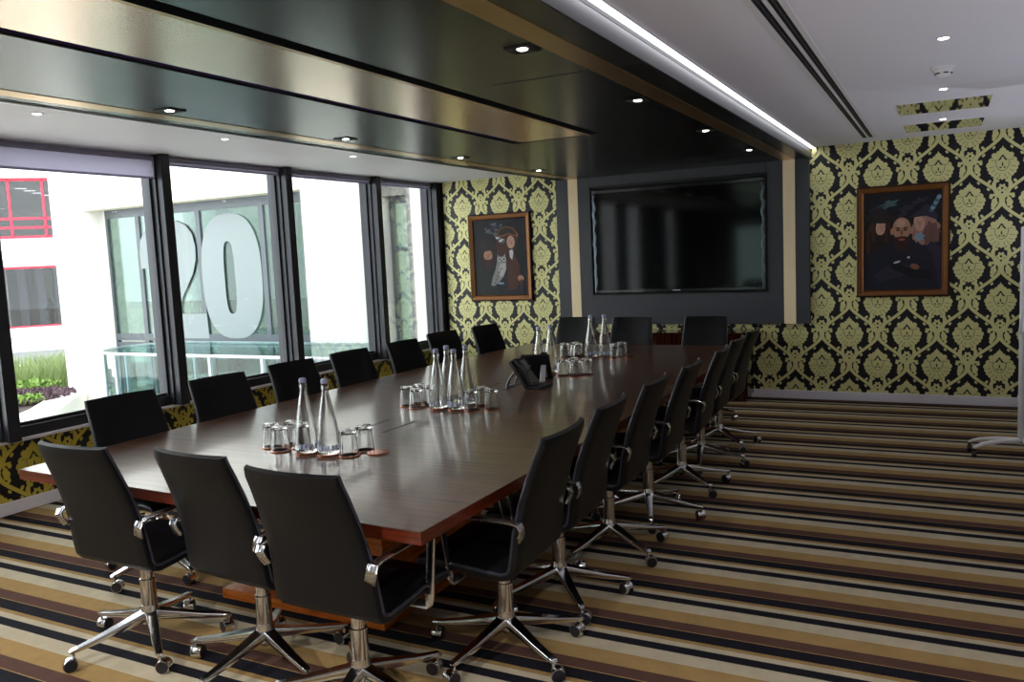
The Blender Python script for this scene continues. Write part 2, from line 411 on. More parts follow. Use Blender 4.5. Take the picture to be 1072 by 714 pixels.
struct(wb.build('wall_back', M['side_paint']))
d = struct(MB().box(-4.75, -4.68, YB-.1, YB-.02, 0, 2.2).box(-3.92, -3.85, YB-.1, YB-.02, 0, 2.2).box(-4.68, -3.92, YB-.1, YB-.02, 2.12, 2.2).box(-4.68, -3.92, YB-.1, YB-.02, 0, .12).build('door_1', M['mullion']))
MB().box(-4.68, -3.92, YB-.07, YB-.05, .12, 2.12).build('door_pane', M['teal_pane'], d)
struct(MB().box(XL, XR, YF-.018, YF, 0, .09).build('baseboard_far', M['white_paint'], bevel=.004))
struct(MB().box(XL, XL+.018, YB, YF-.02, 0, .09).build('baseboard_left', M['white_paint'], bevel=.004))
struct(MB().box(XL-.1, XL+.022, YB, YF-.01, .50, .522).build('trim_1', M['white_paint'], bevel=.003))

# windows: one bay each, mullion at its right-hand jamb, pane behind
ys = [.41, 1.88, 3.36, 4.83, 6.30, 7.77, 9.03]
def window(n, y0, y1, first=False):
    mb = MB()
    mb.box(XL-.10, XL-.01, y0, y1, .522, .60).box(XL-.07, XL-.045, y0, y1, .60, .625)
    mb.box(XL-.10, XL-.02, y0, y1, 2.58, ZC)
    for yy in ([y0, y1] if first else [y1]):
        mb.box(XL-.12, XL-.02, yy-.065, yy+.065, .522, ZC)
        mb.box(XL-.02, XL+.03, yy-.045, yy+.045, .522, ZC)
        mb.box(XL+.03, XL+.10, yy-.03, yy+.03, .522, ZC)
        mb.box(XL+.10, XL+.115, yy-.045, yy+.045, .522, ZC)
    o = struct(mb.build('window_%d' % n, M['mullion'], bevel=.003))
    struct(MB().box(XL-.066, XL-.052, y0+.03, y1-.03, .60, 2.60).build('glass_pane', M['pane'], o))
for i in range(6): window(i+1, ys[i], ys[i+1], i == 0)
window(7, -2.2, -.9, True)
for i, (drop, lab) in enumerate(((0, ''), (0, ''), (2.445, 'lilac grey roller blind pulled part way down over the nearest window'),
                            (2.565, 'rolled-up roller blind above the window where the frosted numerals show'),
                            (2.565, 'rolled-up roller blind above the window facing the broad white pier'), (2.565, 'rolled-up roller blind above the last window beside the far wall'))):
    if i < 2: continue
    y0, y1 = ys[i]+.05, ys[i+1]-.05
    t = empty('roller_blind', (XL+.02, (y0+y1)/2, drop), 0, lab, 'blind', 'roller blinds at the windows')
    hw = (y1-y0)/2
    MB().add([(0, -hw, 0), (0, hw, 0), (0, hw, 2.60-drop), (0, -hw, 2.60-drop)], [(0, 1, 2, 3)]).build('fabric', M['blind'], t)
    MB().box(-.008, .006, -hw, hw, -.018, .0).build('bottom_bar', M['blind'], t, bevel=.003)
    MB().lathe([(.022, -hw), (.022, hw)], 16, axis='y', c=(0, 0, 2.60-drop)).build('roller', M['blind'], t, smooth=True)

# dropped ceiling raft over the table
ZR = 2.52
RX0, RX1 = -4.06, -1.20
sx0, sx1, sy1 = -2.93, -2.20, 5.76
r = MB().box(RX0, sx0, YB, YF, ZR, ZC).box(sx1, RX1, YB, YF, ZR, ZC).box(sx0, sx1, sy1, YF, ZR, ZC).box(sx0, sx1, YB, sy1, ZR+.08, ZC)
raft = struct(r.build('ceiling_raft', M['raft']))
MB().box(-3.90, -3.78, YB, YF-.062, ZR-.003, ZR).build('gold_strip', M['gold_ceiling'], raft)
MB().box(-1.46, -1.34, YB, YF-.062, ZR-.003, ZR).build('gold_strip', M['gold_ceiling'], raft)
MB().box(sx0+.075, sx1-.105, YB, sy1-.02, ZR+.002, ZR+.03).build('gold_panel', M['gold'], raft)
MB().box(sx1-.105, sx1-.078, YB, sy1-.02, ZR-.003, ZR+.03).build('gold_lip', M['gold_ceiling'], raft)
MB().box(sx1-.078, sx1-.075, YB, sy1-.02, ZR-.003, ZR+.07).box(sx0, sx0+.004, YB, sy1, ZR+.001, ZR+.08).box(sx1-.004, sx1, YB, sy1, ZR+.001, ZR+.08).box(sx0, sx1, YB, sy1, ZR+.074, ZR+.08).box(sx0, sx1, sy1-.004, sy1, ZR+.001, ZR+.08).build('recess_lining', M['black_gap'], raft)
MB().box(sx0+.004, sx0+.012, YB, sy1-.01, ZR+.012, ZR+.03).build('light_channel', M['violet_strip'], raft)
for x in (-3.995, -4.03): MB().box(x-.010, x+.010, YB, YF-.07, ZR-.002, ZR+.001).build('shadow_gap', M['black_gap'], raft)
MB().box(RX1, RX1+.012, YB, YF, ZR-.004, ZC).build('fascia', M['fascia'], raft)
MB().box(-2.0, -1.2, 3.72, 3.726, ZR-.0015, ZR+.001).build('panel_joint', M['black_gap'], raft)
led = empty('led_strip', (RX1+.012, (YB+YF)/2, ZC), 0, 'long white glowing light strip along the edge of the black ceiling raft', 'light strip')
MB().box(.004, .046, -(YF-YB)/2+.02, (YF-YB)/2-.01, -.012, -.002).build('diffuser', M['led'], led)
MB().box(.046, .050, -(YF-YB)/2+.02, (YF-YB)/2-.01, -.014, 0).build('edge_profile', M['white_plastic'], led)
MB().box(-.0005, .0015, -(YF-YB)/2+.02, (YF-YB)/2-.01, -.030, 0).build('light_shield', M['black_gap'], led)  # added black strip that blocks the LED light from the fascia

def raft_light(x, y, lab, grp):
    t = empty('downlight', (x, y, ZR), 0, lab, 'light', grp)
    MB().box(-.06, .06, -.06, -.045, -.006, 0).box(-.06, .06, .045, .06, -.006, 0).box(-.06, -.045, -.045, .045, -.006, 0).box(.045, .06, -.045, .045, -.006, 0).build('trim_ring', M['black_gap'], t)
    MB().box(-.045, .045, -.045, .045, -.003, 0).build('backing', M['black_gap'], t)
    MB().lathe([(.018, -.007), (.024, -.003)], 18).build('lens', M['downlight'], t, smooth=True)
    spot('downlight_lamp', (0, 0, -.03), SPOT_RAFT, t)
ordn = ['nearest the camera', 'second from the camera', 'third from the camera', 'nearest the far wall']
for j, y in enumerate((3.15, 4.63, 6.18, 7.74)):
    raft_light(-3.66, y, 'square black downlight on window side of the black raft, '+ordn[j], 'downlights on the window side of the raft')
    raft_light(-1.54, y, 'square black downlight beside right gold strip of the raft, '+ordn[j], 'downlights beside the right gold strip')
for y in (0.2, -1.3):  # added unseen spots filling the near end like a camera flash
    spot('unseen_ceiling_spot', (-3.66, y, ZR-.03), SPOT_NEAR, size=math.radians(150)); spot('unseen_ceiling_spot', (-1.54, y, ZR-.03), SPOT_NEAR, size=math.radians(150))
spot('unseen_ceiling_spot', (-3.66, 1.68, ZR-.03), SPOT_RAFT); spot('unseen_ceiling_spot', (-1.54, 1.68, ZR-.03), SPOT_RAFT)
def white_light(x, y, lab, grp):
    t = empty('downlight', (x, y, ZC), 0, lab, 'light', grp)
    MB().lathe([(.024, -.003), (.032, -.005), (.035, -.001)], 24).build('trim_ring', M['white_plastic'], t, smooth=True)
    MB().lathe([(.014, -.007), (.024, -.004)], 20).build('lens', M['downlight'], t, smooth=True)
    spot('downlight_lamp', (0, 0, -.03), SPOT_WHITE, t)
for y, o_ in ((4.67, 'in front of the smoke detector'), (6.26, 'between the smoke detector and the mirrored plates'), (7.85, 'between the two mirrored ceiling plates')):
    white_light(.02, y, 'small round white ceiling downlight '+o_, 'downlights in the right white ceiling')
for y, o_ in ((3.13, 'nearest the camera'), (4.59, 'second from the camera'), (6.12, 'furthest from the camera')):
    white_light(-4.76, y, 'small round white downlight above the windows, '+o_, 'downlights above the windows')
spot('unseen_ceiling_spot', (.02, -.1, ZC-.03), SPOT_NEAR, size=math.radians(150))  # another added unseen fill spot, above the camera
for y in (1.5, 3.1): spot('unseen_ceiling_spot', (.02, y, ZC-.03), SPOT_WHITE)

for y in (-1.0, 1.2, 3.4, 5.6, 7.8):    # added unseen spots aimed up, beyond the frame, to brighten the right ceiling
    o = spot('ceiling_fill_spot', (1.15, y, 1.0), UP_FILL, size=math.radians(165), col=(.82, .85, 1)); o.rotation_euler = (PI, 0, 0)
t = empty('smoke_detector', (.02, 5.47, ZC), 0, 'white domed smoke detector on the right ceiling', 'smoke detector')
MB().lathe([(.058, 0), (.058, -.014), (.05, -.018)], 28).build('base', M['white_plastic'], t, smooth=True)
MB().lathe([(.050, -.018), (.046, -.034), (.034, -.046), (.016, -.058), (.004, -.060)], 28).build('dome', M['white_plastic'], t, smooth=True)
mbv = MB()
for k in range(6):
    a = 2*PI*k/6+.3; mbv.box(-.013, .013, .0375, .047, -.040, -.034, mtx=Matrix.Rotation(a, 4, 'Z'))
mbv.build('vent_slot', M['black_gap'], t)
for y, lab in ((7.06, 'square mirror-finish ceiling plate reflecting wallpaper, nearer the camera'), (8.30, 'square mirror-finish ceiling plate reflecting wallpaper, nearest the far wall')):
    t = empty('ceiling_plate', (.02, y, ZC), 0, lab, 'ceiling plate', 'mirrored ceiling plates')
    MB().box(-.305, .305, -.30, .30, -.004, 0).build('plate', M['mirror'], t)
    MB().box(-.312, -.305, -.307, .307, -.005, 0).box(.305, .312, -.307, .307, -.005, 0).box(-.305, .305, -.307, -.30, -.005, 0).box(-.305, .305, .30, .307, -.005, 0).build('frame', M['white_plastic'], t)
t = empty('slot_diffuser', (-.615, 3.6, ZC), 0, 'long twin-slot black air diffuser in the right white ceiling', 'air diffuser')
ly = 5.08
MB().box(-.075, -.045, -ly, ly, -.005, 0).box(-.008, .010, -ly, ly, -.005, 0).box(.047, .075, -ly, ly, -.005, 0).box(-.045, .047, ly-.012, ly, -.005, 0).build('frame', M['white_plastic'], t)
for x0, x1 in ((-.045, -.008), (.010, .047)):
    s_ = MB().box(x0, x1, -ly, ly-.012, -.002, 0).build('slot', M['black_gap'], t)
    bl = MB()
    bl.box((x0+x1)/2-.003, (x0+x1)/2+.003, -ly, ly-.012, -.006, -.002)
    for k in range(34): bl.box(x0+.004, x1-.004, -ly+.1+k*.3, -ly+.112+k*.3, -.005, -.002)
    bl.build('blade', M['panel_grey'], s_)

# ------------------------------------------------------------------ TV wall panel
PY = YF-.06
nx0, nx1, nz0, nz1 = -3.62, -1.63, 1.16, 2.40
pm = MB().box(-4.06, nx0, PY, YF, .81, ZR).box(nx1, -1.20, PY, YF, .81, ZR).box(nx0, nx1, PY, YF, .81, nz0).box(nx0, nx1, PY, YF, nz1, ZR)
panel = struct(pm.build('trim_2', M['panel_grey'], bevel=.002))
MB().box(nx0, nx1, YF-.014, YF-.006, nz0, nz1).build('niche_back', M['black_gap'], panel)
fr = MB()
for a, b, c, e in ((nx0-.012, nx1+.012, nz1, nz1+.012), (nx0-.012, nx1+.012, nz0-.012, nz0), (nx0-.012, nx0, nz0, nz1), (nx1, nx1+.012, nz0, nz1)): fr.box(a, b, PY-.006, PY, c, e)
fr.build('niche_edge', M['black_gap'], panel)
for x0 in (-3.90, -1.46): MB().box(x0, x0+.12, PY-.004, PY, .81, ZR).build('gold_strip', M['gold_strip'], panel)
tv = empty('television', (-2.62, YF-.014, 1.20), 0, 'large black wall television recessed in the charcoal panel', 'television')
MB().box(-.98, .98, -.045, 0, -.03, 1.17).build('housing', M['tv_bezel'], tv, bevel=.006)
bz = MB()
for a, b, c, e in ((-.975, .975, 1.125, 1.165), (-.975, .975, -.025, .012), (-.975, -.945, .012, 1.125), (.945, .975, .012, 1.125)): bz.box(a, b, -.054, -.045, c, e)
bz.build('bezel', M['tv_bezel'], tv, bevel=.004)
MB().box(-.945, .945, -.048, -.046, .012, 1.125).build('screen', M['tv_screen'], tv)
MB().box(-.045, .045, -.0555, -.054, -.012, -.002).build('logo', M['silver'], tv)
for sx in (-1, 1):
    pts = [(sx*(.955+.012*math.sin(k*1.9)+.006*math.sin(k*4.3)), -.057-.003*(k % 2), -.02+1.13*k/22) for k in range(23)]
    MB().bar(pts, (1, 0, 0), [.011+.007*math.sin(k*2.7)**2 for k in range(23)], .0012).build('plastic_film', M['film'], tv, smooth=True)

# credenza below the television
cz = empty('credenza', (-2.83, 8.885, 0), 0, 'glossy dark rosewood credenza along the far wall below the television', 'cabinet')
cw = 1.04
MB().box(-cw, cw, -.165, .165, .06, .72).build('body', M['credenza'], cz, bevel=.003)
MB().box(-cw-.01, cw+.01, -.185, .175, .72, .745).build('top', M['credenza'], cz, bevel=.003)
MB().box(-cw+.03, cw-.03, -.14, .16, 0, .06).build('plinth', M['credenza'], cz)
for k in range(4):
    x0 = -cw+.012+k*.508
    dr = MB().box(x0, x0+.498, -.183, -.165, .075, .71).build('door', M['credenza'], cz, bevel=.002)
    kx = x0+.46 if k % 2 == 0 else x0+.04
    MB().lathe([(.012, 0), (.012, -.012), (.017, -.02), (.014, -.03), (.004, -.031)], 16, axis='y', c=(kx, -.183, .675)).build('knob', M['chrome'], dr, smooth=True)

# ------------------------------------------------------------------ paintings
def painting(name, cx, cz, wd, ht, label, shapes):
    t = empty(name, (cx, YF-.003, cz), 0, label, 'painting', 'framed portraits on the wallpaper')
    a, b, fwid = wd/2, ht/2, .085*wd
    def ring(x0, x1, y, n):  # frame ring rectangle of half extents
        return [(-x0, y, -x1), (x0, y, -x1), (x0, y, x1), (-x0, y, x1)]
    MB().loft([ring(a, b, 0, 0), ring(a, b, -.022, 0), ring(a-.012, b-.012, -.034, 0), ring(a-.02, b-.02, -.034, 0)], caps=False).build('frame_edge', M['frame_dark'], t)
    MB().loft([ring(a-.02, b-.02, -.034, 0), ring(a-.04, b-.04, -.030, 0), ring(a-fwid+.016, b-fwid+.016, -.026, 0), ring(a-fwid+.01, b-fwid+.01, -.030, 0), ring(a-fwid, b-fwid, -.016, 0)], caps=False).build('frame', M['frame_gold'], t)
    W_, H_ = wd-2*fwid, ht-2*fwid
    mb = MB(); mats = []; lv = [0]
    def poly(p, m):
        if m not in mats: mats.append(m)
        lv[0] += 1; y = -.0145-.00006*lv[0]
        mb.add([((u-.5)*W_, y, (v-.5)*H_) for u, v in p], [tuple(range(len(p)))], mats.index(m))
    def ell(u, v, ru, rv, m, rot=0, n=24, wob=0, lob=7):
        asp = W_/H_
        p = []
        for j in range(n):
            q = 2*PI*j/n; k = 1+wob*math.sin(lob*q)
            x, y = ru*k*math.cos(q), rv/asp*k*math.sin(q)
            p.append((u+x*math.cos(rot)-y*math.sin(rot), v+(x*math.sin(rot)+y*math.cos(rot))*asp))
        poly(p, m)
    def face(u, v, ru, rv, m, turn=0.0, rot=0):
        ell(u, v, ru, rv, m, rot)
        for s_ in (-1, 1):
            ell(u+s_*ru*.38+turn*ru, v+rv*.12, ru*.15, rv*.04, PT['eye'])
            ell(u+s_*ru*.38+turn*ru, v+rv*.25, ru*.22, rv*.02, PT['shade'], rot=-.1*s_)
        ell(u+turn*ru*1.1, v-rv*.12, ru*.13, rv*.17, PT['shade'])
        ell(u+turn*ru, v-rv*.45, ru*.24, rv*.045, PT['lip'])
    poly([(0, 0), (1, 0), (1, 1), (0, 1)], PT['night'])
    shapes(poly, ell, face)
    mb.build('canvas', mats, t, normals=False)
    return t
def three_people(poly, ell, face):
    for u, v, a_, b_, c in ((.32, .88, .12, .035, 'teal'), (.34, .885, .05, .02, 'cloud'), (.55, .83, .10, .03, 'coat2'), (.5, .77, .07, .02, 'coat2'), (.16, .84, .1, .02, 'coat2'), (.72, .9, .1, .025, 'coat2')):
        ell(u, v, a_, b_, PT[c], wob=.25, lob=5, n=40, rot=.3)
    # woman with wide hat, at left
    poly([(.03, .60), (.02, .38), (.12, .34), (.32, .42), (.36, .6), (.33, .72), (.1, .72)], PT['hairbrown'])
    ell(.20, .52, .14, .18, PT['hairdark'], wob=.06)
    ell(.215, .655, .062, .085, PT['pale'], rot=-.15)
    face(.22, .65, .058, .08, PT['pale'], .25)
    poly([(.13, .72), (.15, .52), (.11, .48), (.08, .66)], PT['hairbrown']); poly([(.29, .72), (.31, .5), (.27, .5), (.275, .66)], PT['hairbrown'])
    ell(.20, .745, .21, .055, PT['hat'], rot=-.1); ell(.20, .79, .11, .055, PT['hat'])
    # woman with feathered hat, at right
    ell(.80, .61, .17, .16, PT['blonde'], wob=.10, lob=9, n=50); ell(.86, .56, .11, .12, PT['blonde2'], wob=.14, lob=8, n=48); ell(.68, .6, .06, .12, PT['blonde'], wob=.12, lob=7, n=40)
    face(.715, .675, .066, .088, PT['pale'], .1, .2)
    poly([(.57, .735), (.70, .80), (.80, .865), (.87, .84), (.95, .74), (.93, .70), (.80, .745), (.66, .735)], PT['hatpurple'])
    for k in range(6): ell(.87+.018*k, .80+.025*k, .035, .02, PT['feather'] if k % 2 else PT['teal'], rot=1.0, wob=.2, n=30)
    ell(.72, .535, .06, .04, PT['feather'], wob=.2, lob=6, n=36)
    # coats
    poly([(0, 0), (0, .36), (.1, .40), (.2, .36), (.3, .1), (.3, 0)], PT['coat'])
    poly([(.75, 0), (.78, .4), (.86, .49), (1, .42), (1, 0)], PT['hatpurple'])
    poly([(.04, .0), (.10, .32), (.22, .44), (.36, .50), (.62, .50), (.76, .45), (.88, .36), (.94, .15), (.95, 0)], PT['coat'])
    poly([(.12, .16), (.30, .24), (.62, .26), (.72, .22), (.70, .16), (.46, .13), (.2, .08)], PT['coat2'])
    poly([(.34, .30), (.60, .22), (.88, .18), (.86, .10), (.6, .13), (.36, .22)], PT['night'])
    ell(.66, .235, .06, .028, PT['shade'], rot=-.4); ell(.43, .285, .05, .01, PT['white'], rot=.3); ell(.58, .33, .018, .012, PT['white'])
    # bald bearded man, centre
    ell(.365, .60, .02, .035, PT['skin']); ell(.615, .60, .02, .035, PT['skin'])
    ell(.49, .625, .118, .115, PT['skin']); ell(.48, .68, .06, .04, PT['pale'])
    poly([(.375, .565), (.40, .535), (.45, .545), (.49, .55), (.54, .545), (.585, .535), (.605, .565), (.60, .48), (.56, .41), (.50, .385), (.44, .40), (.39, .47)], PT['beard'])
    ell(.49, .515, .045, .012, PT['lip'])
    for s_ in (-1, 1):
        ell(.49+s_*.048, .612, .024, .009, PT['eye']); ell(.49+s_*.05, .632, .036, .007, PT['hairdark'], rot=.15*s_)
    ell(.49, .585, .018, .028, PT['shade'])
def owl_and_two(poly, ell, face):
    for k in range(16):
        ell(.22+.36*random.random(), .80+.16*random.random(), .02+.035*random.random(), .012+.012*random.random(), PT[random.choice(['cloud', 'coat2', 'coat2', 'cloud'])], rot=random.random()-.2, wob=.25, n=30)
    # bearded man at left in tall hat
    poly([(.02, 0), (.04, .40), (.10, .55), (.4, .5), (.42, 0)], PT['green'])
    ell(.25, .53, .17, .17, PT['hairdark'], wob=.08)
    face(.265, .53, .085, .075, PT['skin'])
    ell(.25, .63, .21, .04, PT['hat'], rot=.1); ell(.25, .69, .14, .07, PT['hat'])
    poly([(.175, .505), (.22, .475), (.31, .475), (.355, .505), (.34, .40), (.27, .33), (.21, .38)], PT['beard'])
    # woman at right with tricorn
    poly([(.44, .72), (.48, .78), (.86, .76), (.80, .6), (.66, .42), (.50, .42), (.44, .55)], PT['hairbrown'])
    face(.715, .695, .075, .085, PT['pale'], .2)
    poly([(.64, .75), (.63, .6), (.55, .55), (.55, .76)], PT['hairbrown'])
    poly([(.44, .80), (.52, .875), (.64, .905), (.76, .88), (.86, .80), (.86, .75), (.80, .77), (.68, .795), (.54, .765)], PT['trim'])
    poly([(.46, .80), (.53, .865), (.64, .892), (.75, .868), (.84, .79), (.80, .785), (.68, .812), (.55, .785)], PT['hat'])
    for k in range(5): ell(.45+.03*k, .765-.015*k, .05, .018, PT['white'] if k % 2 else PT['cloud'], rot=-.6+.3*k, wob=.2, n=30)
    poly([(.52, 0), (.56, .30), (.60, .55), (.68, .58), (.80, .52), (.90, .36), (.93, .1), (.92, 0)], PT['coat'])
    poly([(.62, .06), (.64, .40), (.66, .57), (.76, .55), (.86, .40), (.86, .18), (.78, .08)], PT['redcoat'])
    poly([(.68, .58), (.74, .60), (.76, .55), (.73, .46), (.69, .50)], PT['white'])
    ell(.88, .215, .06, .04, PT['skin'], rot=-.5); poly([(.86, .20), (.92, .20), (.90, .13), (.895, .07), (.92, .05), (.86, .05), (.885, .07), (.88, .13)], PT['glassred'])
    # owl
    poly([(.44, .46), (.45, .54), (.48, .51), (.56, .51), (.60, .55), (.62, .44), (.61, .34), (.55, .24), (.46, .17), (.36, .12), (.30, .13), (.34, .24), (.40, .34)], PT['owl'])
    poly([(.50, .42), (.60, .42), (.60, .33), (.54, .25), (.48, .24), (.46, .34)], PT['owl2'])
    for s_ in (-1, 1): ell(.53+s_*.045, .475, .038, .03, PT['owl2']); ell(.53+s_*.045, .475, .016, .013, PT['eye'])
    poly([(.52, .46), (.54, .46), (.53, .425)], PT['trim'])
    for k in range(5): poly([(.36+.03*k, .16+.045*k), (.41+.03*k, .19+.045*k), (.39+.03*k, .15+.045*k)], PT['cloud'])
    ell(.50, .155, .06, .015, PT['feather'])
painting('portrait_painting', -4.87, 1.645, .88, 1.09, 'gilt-framed portrait of two hatted people with an owl, on wallpaper beside the windows', owl_and_two)
painting('portrait_painting', -.33, 1.63, .84, 1.11, 'gilt-framed portrait of a bald bearded man between two women in hats, right of the television', three_people)

# ------------------------------------------------------------------ conference table
tb = empty('conference_table', (-2.74, 4.9, 0), 0, 'long dark zebrano conference table with mahogany edge in the middle of the room', 'table')
top = [(-3.94, 2.31), (-1.545, 2.215), (-1.515, 4.9), (-1.515, 7.64), (-3.80, 7.60), (-3.945, 5.8), (-3.965, 4.2), (-3.96, 3.0)]
top = [(x+2.74, y-4.9) for x, y in top]
tt = MB().prism(top, .7385, .740).build('tabletop', M['table'], tb)
MB().prism(top, .692, .7385).build('edge_band', M['table_edge'], tb)
for y0, y1 in ((3.52, 3.83), (4.9, 5.2), (6.3, 6.6)):
    fl = MB()
    for x in (-2.84, -2.66): fl.box(x+2.74-.009, x+2.74+.009, y0-4.9, y1-4.9, .7402, .7408)
    fl.build('cable_flap', M['black_gap'], tb)
for y0, y1 in ((2.83, 4.25), (5.5, 6.95)):
    a, b = y0-4.9, y1-4.9
    MB().box(-.47, .54, a, b, 0.0, .05).build('plinth', M['cherry'], tb, bevel=.004)
    MB().box(-.33, .36, a+.25, b-.2, .05, .692).build('pedestal', M['cherry'], tb, bevel=.004)
MB().box(-.7, .7, -2.1, 2.1, .655, .692).build('underframe', M['cherry'], tb)

# ------------------------------------------------------------------ chairs
def shell_profile():
    # centre line of the upholstered shell (y, z), from seat front over the bend to the back top
    return [(.27, .432), (.262, .446), (.20, .452), (.08, .440), (-.04, .428), (-.105, .424), (-.138, .432), (-.157, .452), (-.164, .49), (-.184, .60), (-.212, .70), (-.249, .80), (-.288, .89), (-.314, .945), (-.325, .974)]
def ring_at(y, z, ty, tz, hw, ht, curve):
    # rounded rectangle across x, thickness along the profile normal
    ny, nz = -tz, ty
    out = []
    N_ = 10
    pts = [(-1+2*i/N_, 1) for i in range(N_+1)]
    pts = [(-1.0, .35), (-.985, .8)]+[(x*.95, 1) for x, _ in pts]+[(.985, .8), (1.0, .35), (1.0, -.35), (.985, -.8)]+[(-x*.95, -1) for x, _ in pts]+[(-.985, -.8), (-1.0, -.35)]
    for x, k in pts:
        d_ = curve*(x*x)
        out.append(Vector((x*hw, y+ny*ht*k+d_, z+nz*ht*k)))
    return out
def make_chair():
    t = empty('conference_chair', (0, 0, 0), 0, '', 'chair', 'black conference chairs around the table')
    P_ = shell_profile()
    def part(i0, i1, name, endcap):
        rings = []
        for i in range(i0, i1+1):
            y, z = P_[i]; a, b = P_[max(i-1, 0)], P_[min(i+1, len(P_)-1)]
            l = math.hypot(b[0]-a[0], b[1]-a[1]); ty, tz = (b[0]-a[0])/l, (b[1]-a[1])/l
            f = max(0, (z-.48)/.49) if i > 7 else 0
            hw = .238-.030*f; ht = .021-.004*f; cv = .022*f+.006
            if i == 0: ht *= .45
            if i == len(P_)-1: ht *= .6
            if i <= 7: cv = 0 if i < 6 else .003*(i-5)
            rings.append(ring_at(y, z, ty, tz, hw, ht, cv))
        return MB().loft(rings).build(name, M['leather'], t, smooth=True)
    seat = part(0, 7, 'seat', 0); back = part(7, len(P_)-1, 'backrest', 1)
    for obj_, i0, i1 in ((back, 7, len(P_)-1), (seat, 0, 7)):
        for s_ in (-1, 1):
            line = []
            for i in range(i0, i1+1):
                y, z = P_[i]; a, b = P_[max(i-1, 0)], P_[min(i+1, len(P_)-1)]
                l = math.hypot(b[0]-a[0], b[1]-a[1]); ty, tz = (b[0]-a[0])/l, (b[1]-a[1])/l
                f = max(0, (z-.48)/.49) if i > 7 else 0
                hw = .238-.030*f; ht = .021-.004*f; cv = (.022*f+.006) if i > 7 else (0 if i < 6 else .003*(i-5))
                line.append((s_*(hw-.002), y+tz*ht*.45+cv, z-ty*ht*.45))
            MB().tube(line, .0065, 8).build('piping', M['leather_edge'], obj_, smooth=True)
    for s_ in (-1, 1):
        x = s_*.256
        arm = MB()
        arm.bar([(s_*.234, -.200, .585), (s_*.246, -.208, .606), (x, -.214, .632), (x, -.204, .650), (x, -.17, .656), (x, 0, .660), (x, .105, .662), (x, .133, .655), (x, .140, .635),
                 (x, .126, .53), (x, .110, .408), (x-s_*.003, .107, .394), (x-s_*.012, .106, .386), (x-s_*.08, .104, .385)], (1, .0001, .0001),
                [.022]*4+[.019]*5+[.018]*5, .0045)
        a_ = arm.build('armrest', M['satin'], t, smooth=True)
        MB().lathe([(.009, -.004), (.009, .006), (.006, .008)], 12, axis='x', c=(s_*.236, -.196, .592)).build('bolt', M['chrome'], a_, smooth=True)
    MB().lathe([(.033, .135), (.033, .30), (.027, .302), (.027, .405)], 20).build('gas_column', M['chrome'], t, smooth=True)
    MB().prism([(-.09, -.10), (.09, -.10), (.07, .12), (-.07, .12)], .385, .412).build('tilt_mechanism', M['rubber'], t, bevel=.006)
    sb = MB().lathe([(.024, .085), (.042, .10), (.044, .13), (.036, .165), (.034, .18)], 20)
    for k in range(5):
        a = 2*PI*k/5; c, s_ = math.cos(a), math.sin(a)
        pts = [(r_*c, r_*s_, z_) for r_, z_ in ((.02, .135), (.10, .122), (.22, .100), (.31, .088), (.335, .086), (.345, .082))]
        sb.bar(pts, (-s_, c, 0), [.027, .024, .019, .016, .015, .010], [.022, .017, .012, .009, .008, .005])
    base = sb.build('star_base', M['chrome'], t, smooth=True)
    for k in range(5):
        a = 2*PI*k/5; c, s_ = math.cos(a), math.sin(a)
        tw = a+.6+k*1.3
        mt = Matrix.Translation((.33*c, .33*s_, .03)) @ Matrix.Rotation(tw, 4, 'Z')
        cs = MB().lathe([(.006, .0), (.006, .058)], 10, mtx=Matrix.Translation((.33*c, .33*s_, .032)))
        off = Matrix.Translation((0, .016, 0))
        cs.lathe([(.0285, -.022), (.0300, -.018), (.0300, -.004), (.0300, .004), (.0300, .018), (.0285, .022)], 20, axis='x', mtx=mt @ off)
        caster = cs.build('caster', M['chrome'], t, smooth=True)
        wm = MB()
        wm.lathe([(.012, -.0255), (.0255, -.0245), (.0255, .0245), (.012, .0255)], 20, axis='x', mtx=mt @ off)
        wm.build('wheel', M['rubber'], caster, smooth=True)
    return t
chair0 = make_chair()
used = [False]
base0 = [c for c in kids(chair0) if c.name.startswith(('star_base', 'caster'))]
def place_chair(x, y, rz, star, label):
    t = chair0 if not used[0] else copy_tree(chair0)
    used[0] = True
    t.location = (x, y, 0); t.rotation_euler = (0, 0, rz); t['label'] = label
    for c in kids(t):
        if c.name.startswith(('star_base', 'caster')): c.rotation_euler = (0, 0, star-rz)
    return t
D2 = math.radians
nth = ['first', 'second', 'third', 'fourth', 'fifth', 'sixth']
place_chair(-1.915, 2.305, D2(-1), D2(63), 'black leather swivel chair at near end of table, closest to its right corner')
place_chair(-2.49, 2.40, D2(-5), D2(53), 'black leather swivel chair at near end of table, middle one of three')
place_chair(-3.13, 2.345, D2(0), D2(38), 'black leather swivel chair at near end of table, closest to the windows')
rr = [(-1.60, 2.885, 92, 43), (-1.62, 3.48, 93, 23), (-1.62, 4.16, 92, 40), (-1.60, 4.80, 92, 2), (-1.585, 5.50, 94, 31), (-1.62, 6.15, 92, 66), (-1.63, 6.78, 90, 26)]
for k, (x, y, a, s_) in enumerate(rr):
    nm = 'nearest the camera' if k == 0 else ('farthest from the camera' if k == 6 else nth[k]+' from the camera')
    place_chair(x, y, D2(a), D2(s_), 'black leather swivel chair on right side of table, '+nm)
ll = [(-3.82, 3.00, -95, -90), (-3.83, 3.71, -96, 50), (-3.83, 4.40, -95, 64), (-3.82, 5.05, -94, 42), (-3.79, 5.74, -92, 62), (-3.87, 6.47, -98, 58), (-3.77, 7.12, -97, 32)]
for k, (x, y, a, s_) in enumerate(ll):
    nm = 'nearest the camera' if k == 0 else ('closest to the far wall' if k == 6 else nth[k]+' from the camera')
    place_chair(x, y, D2(a), D2(s_), 'black leather chair on window side of table, '+nm)
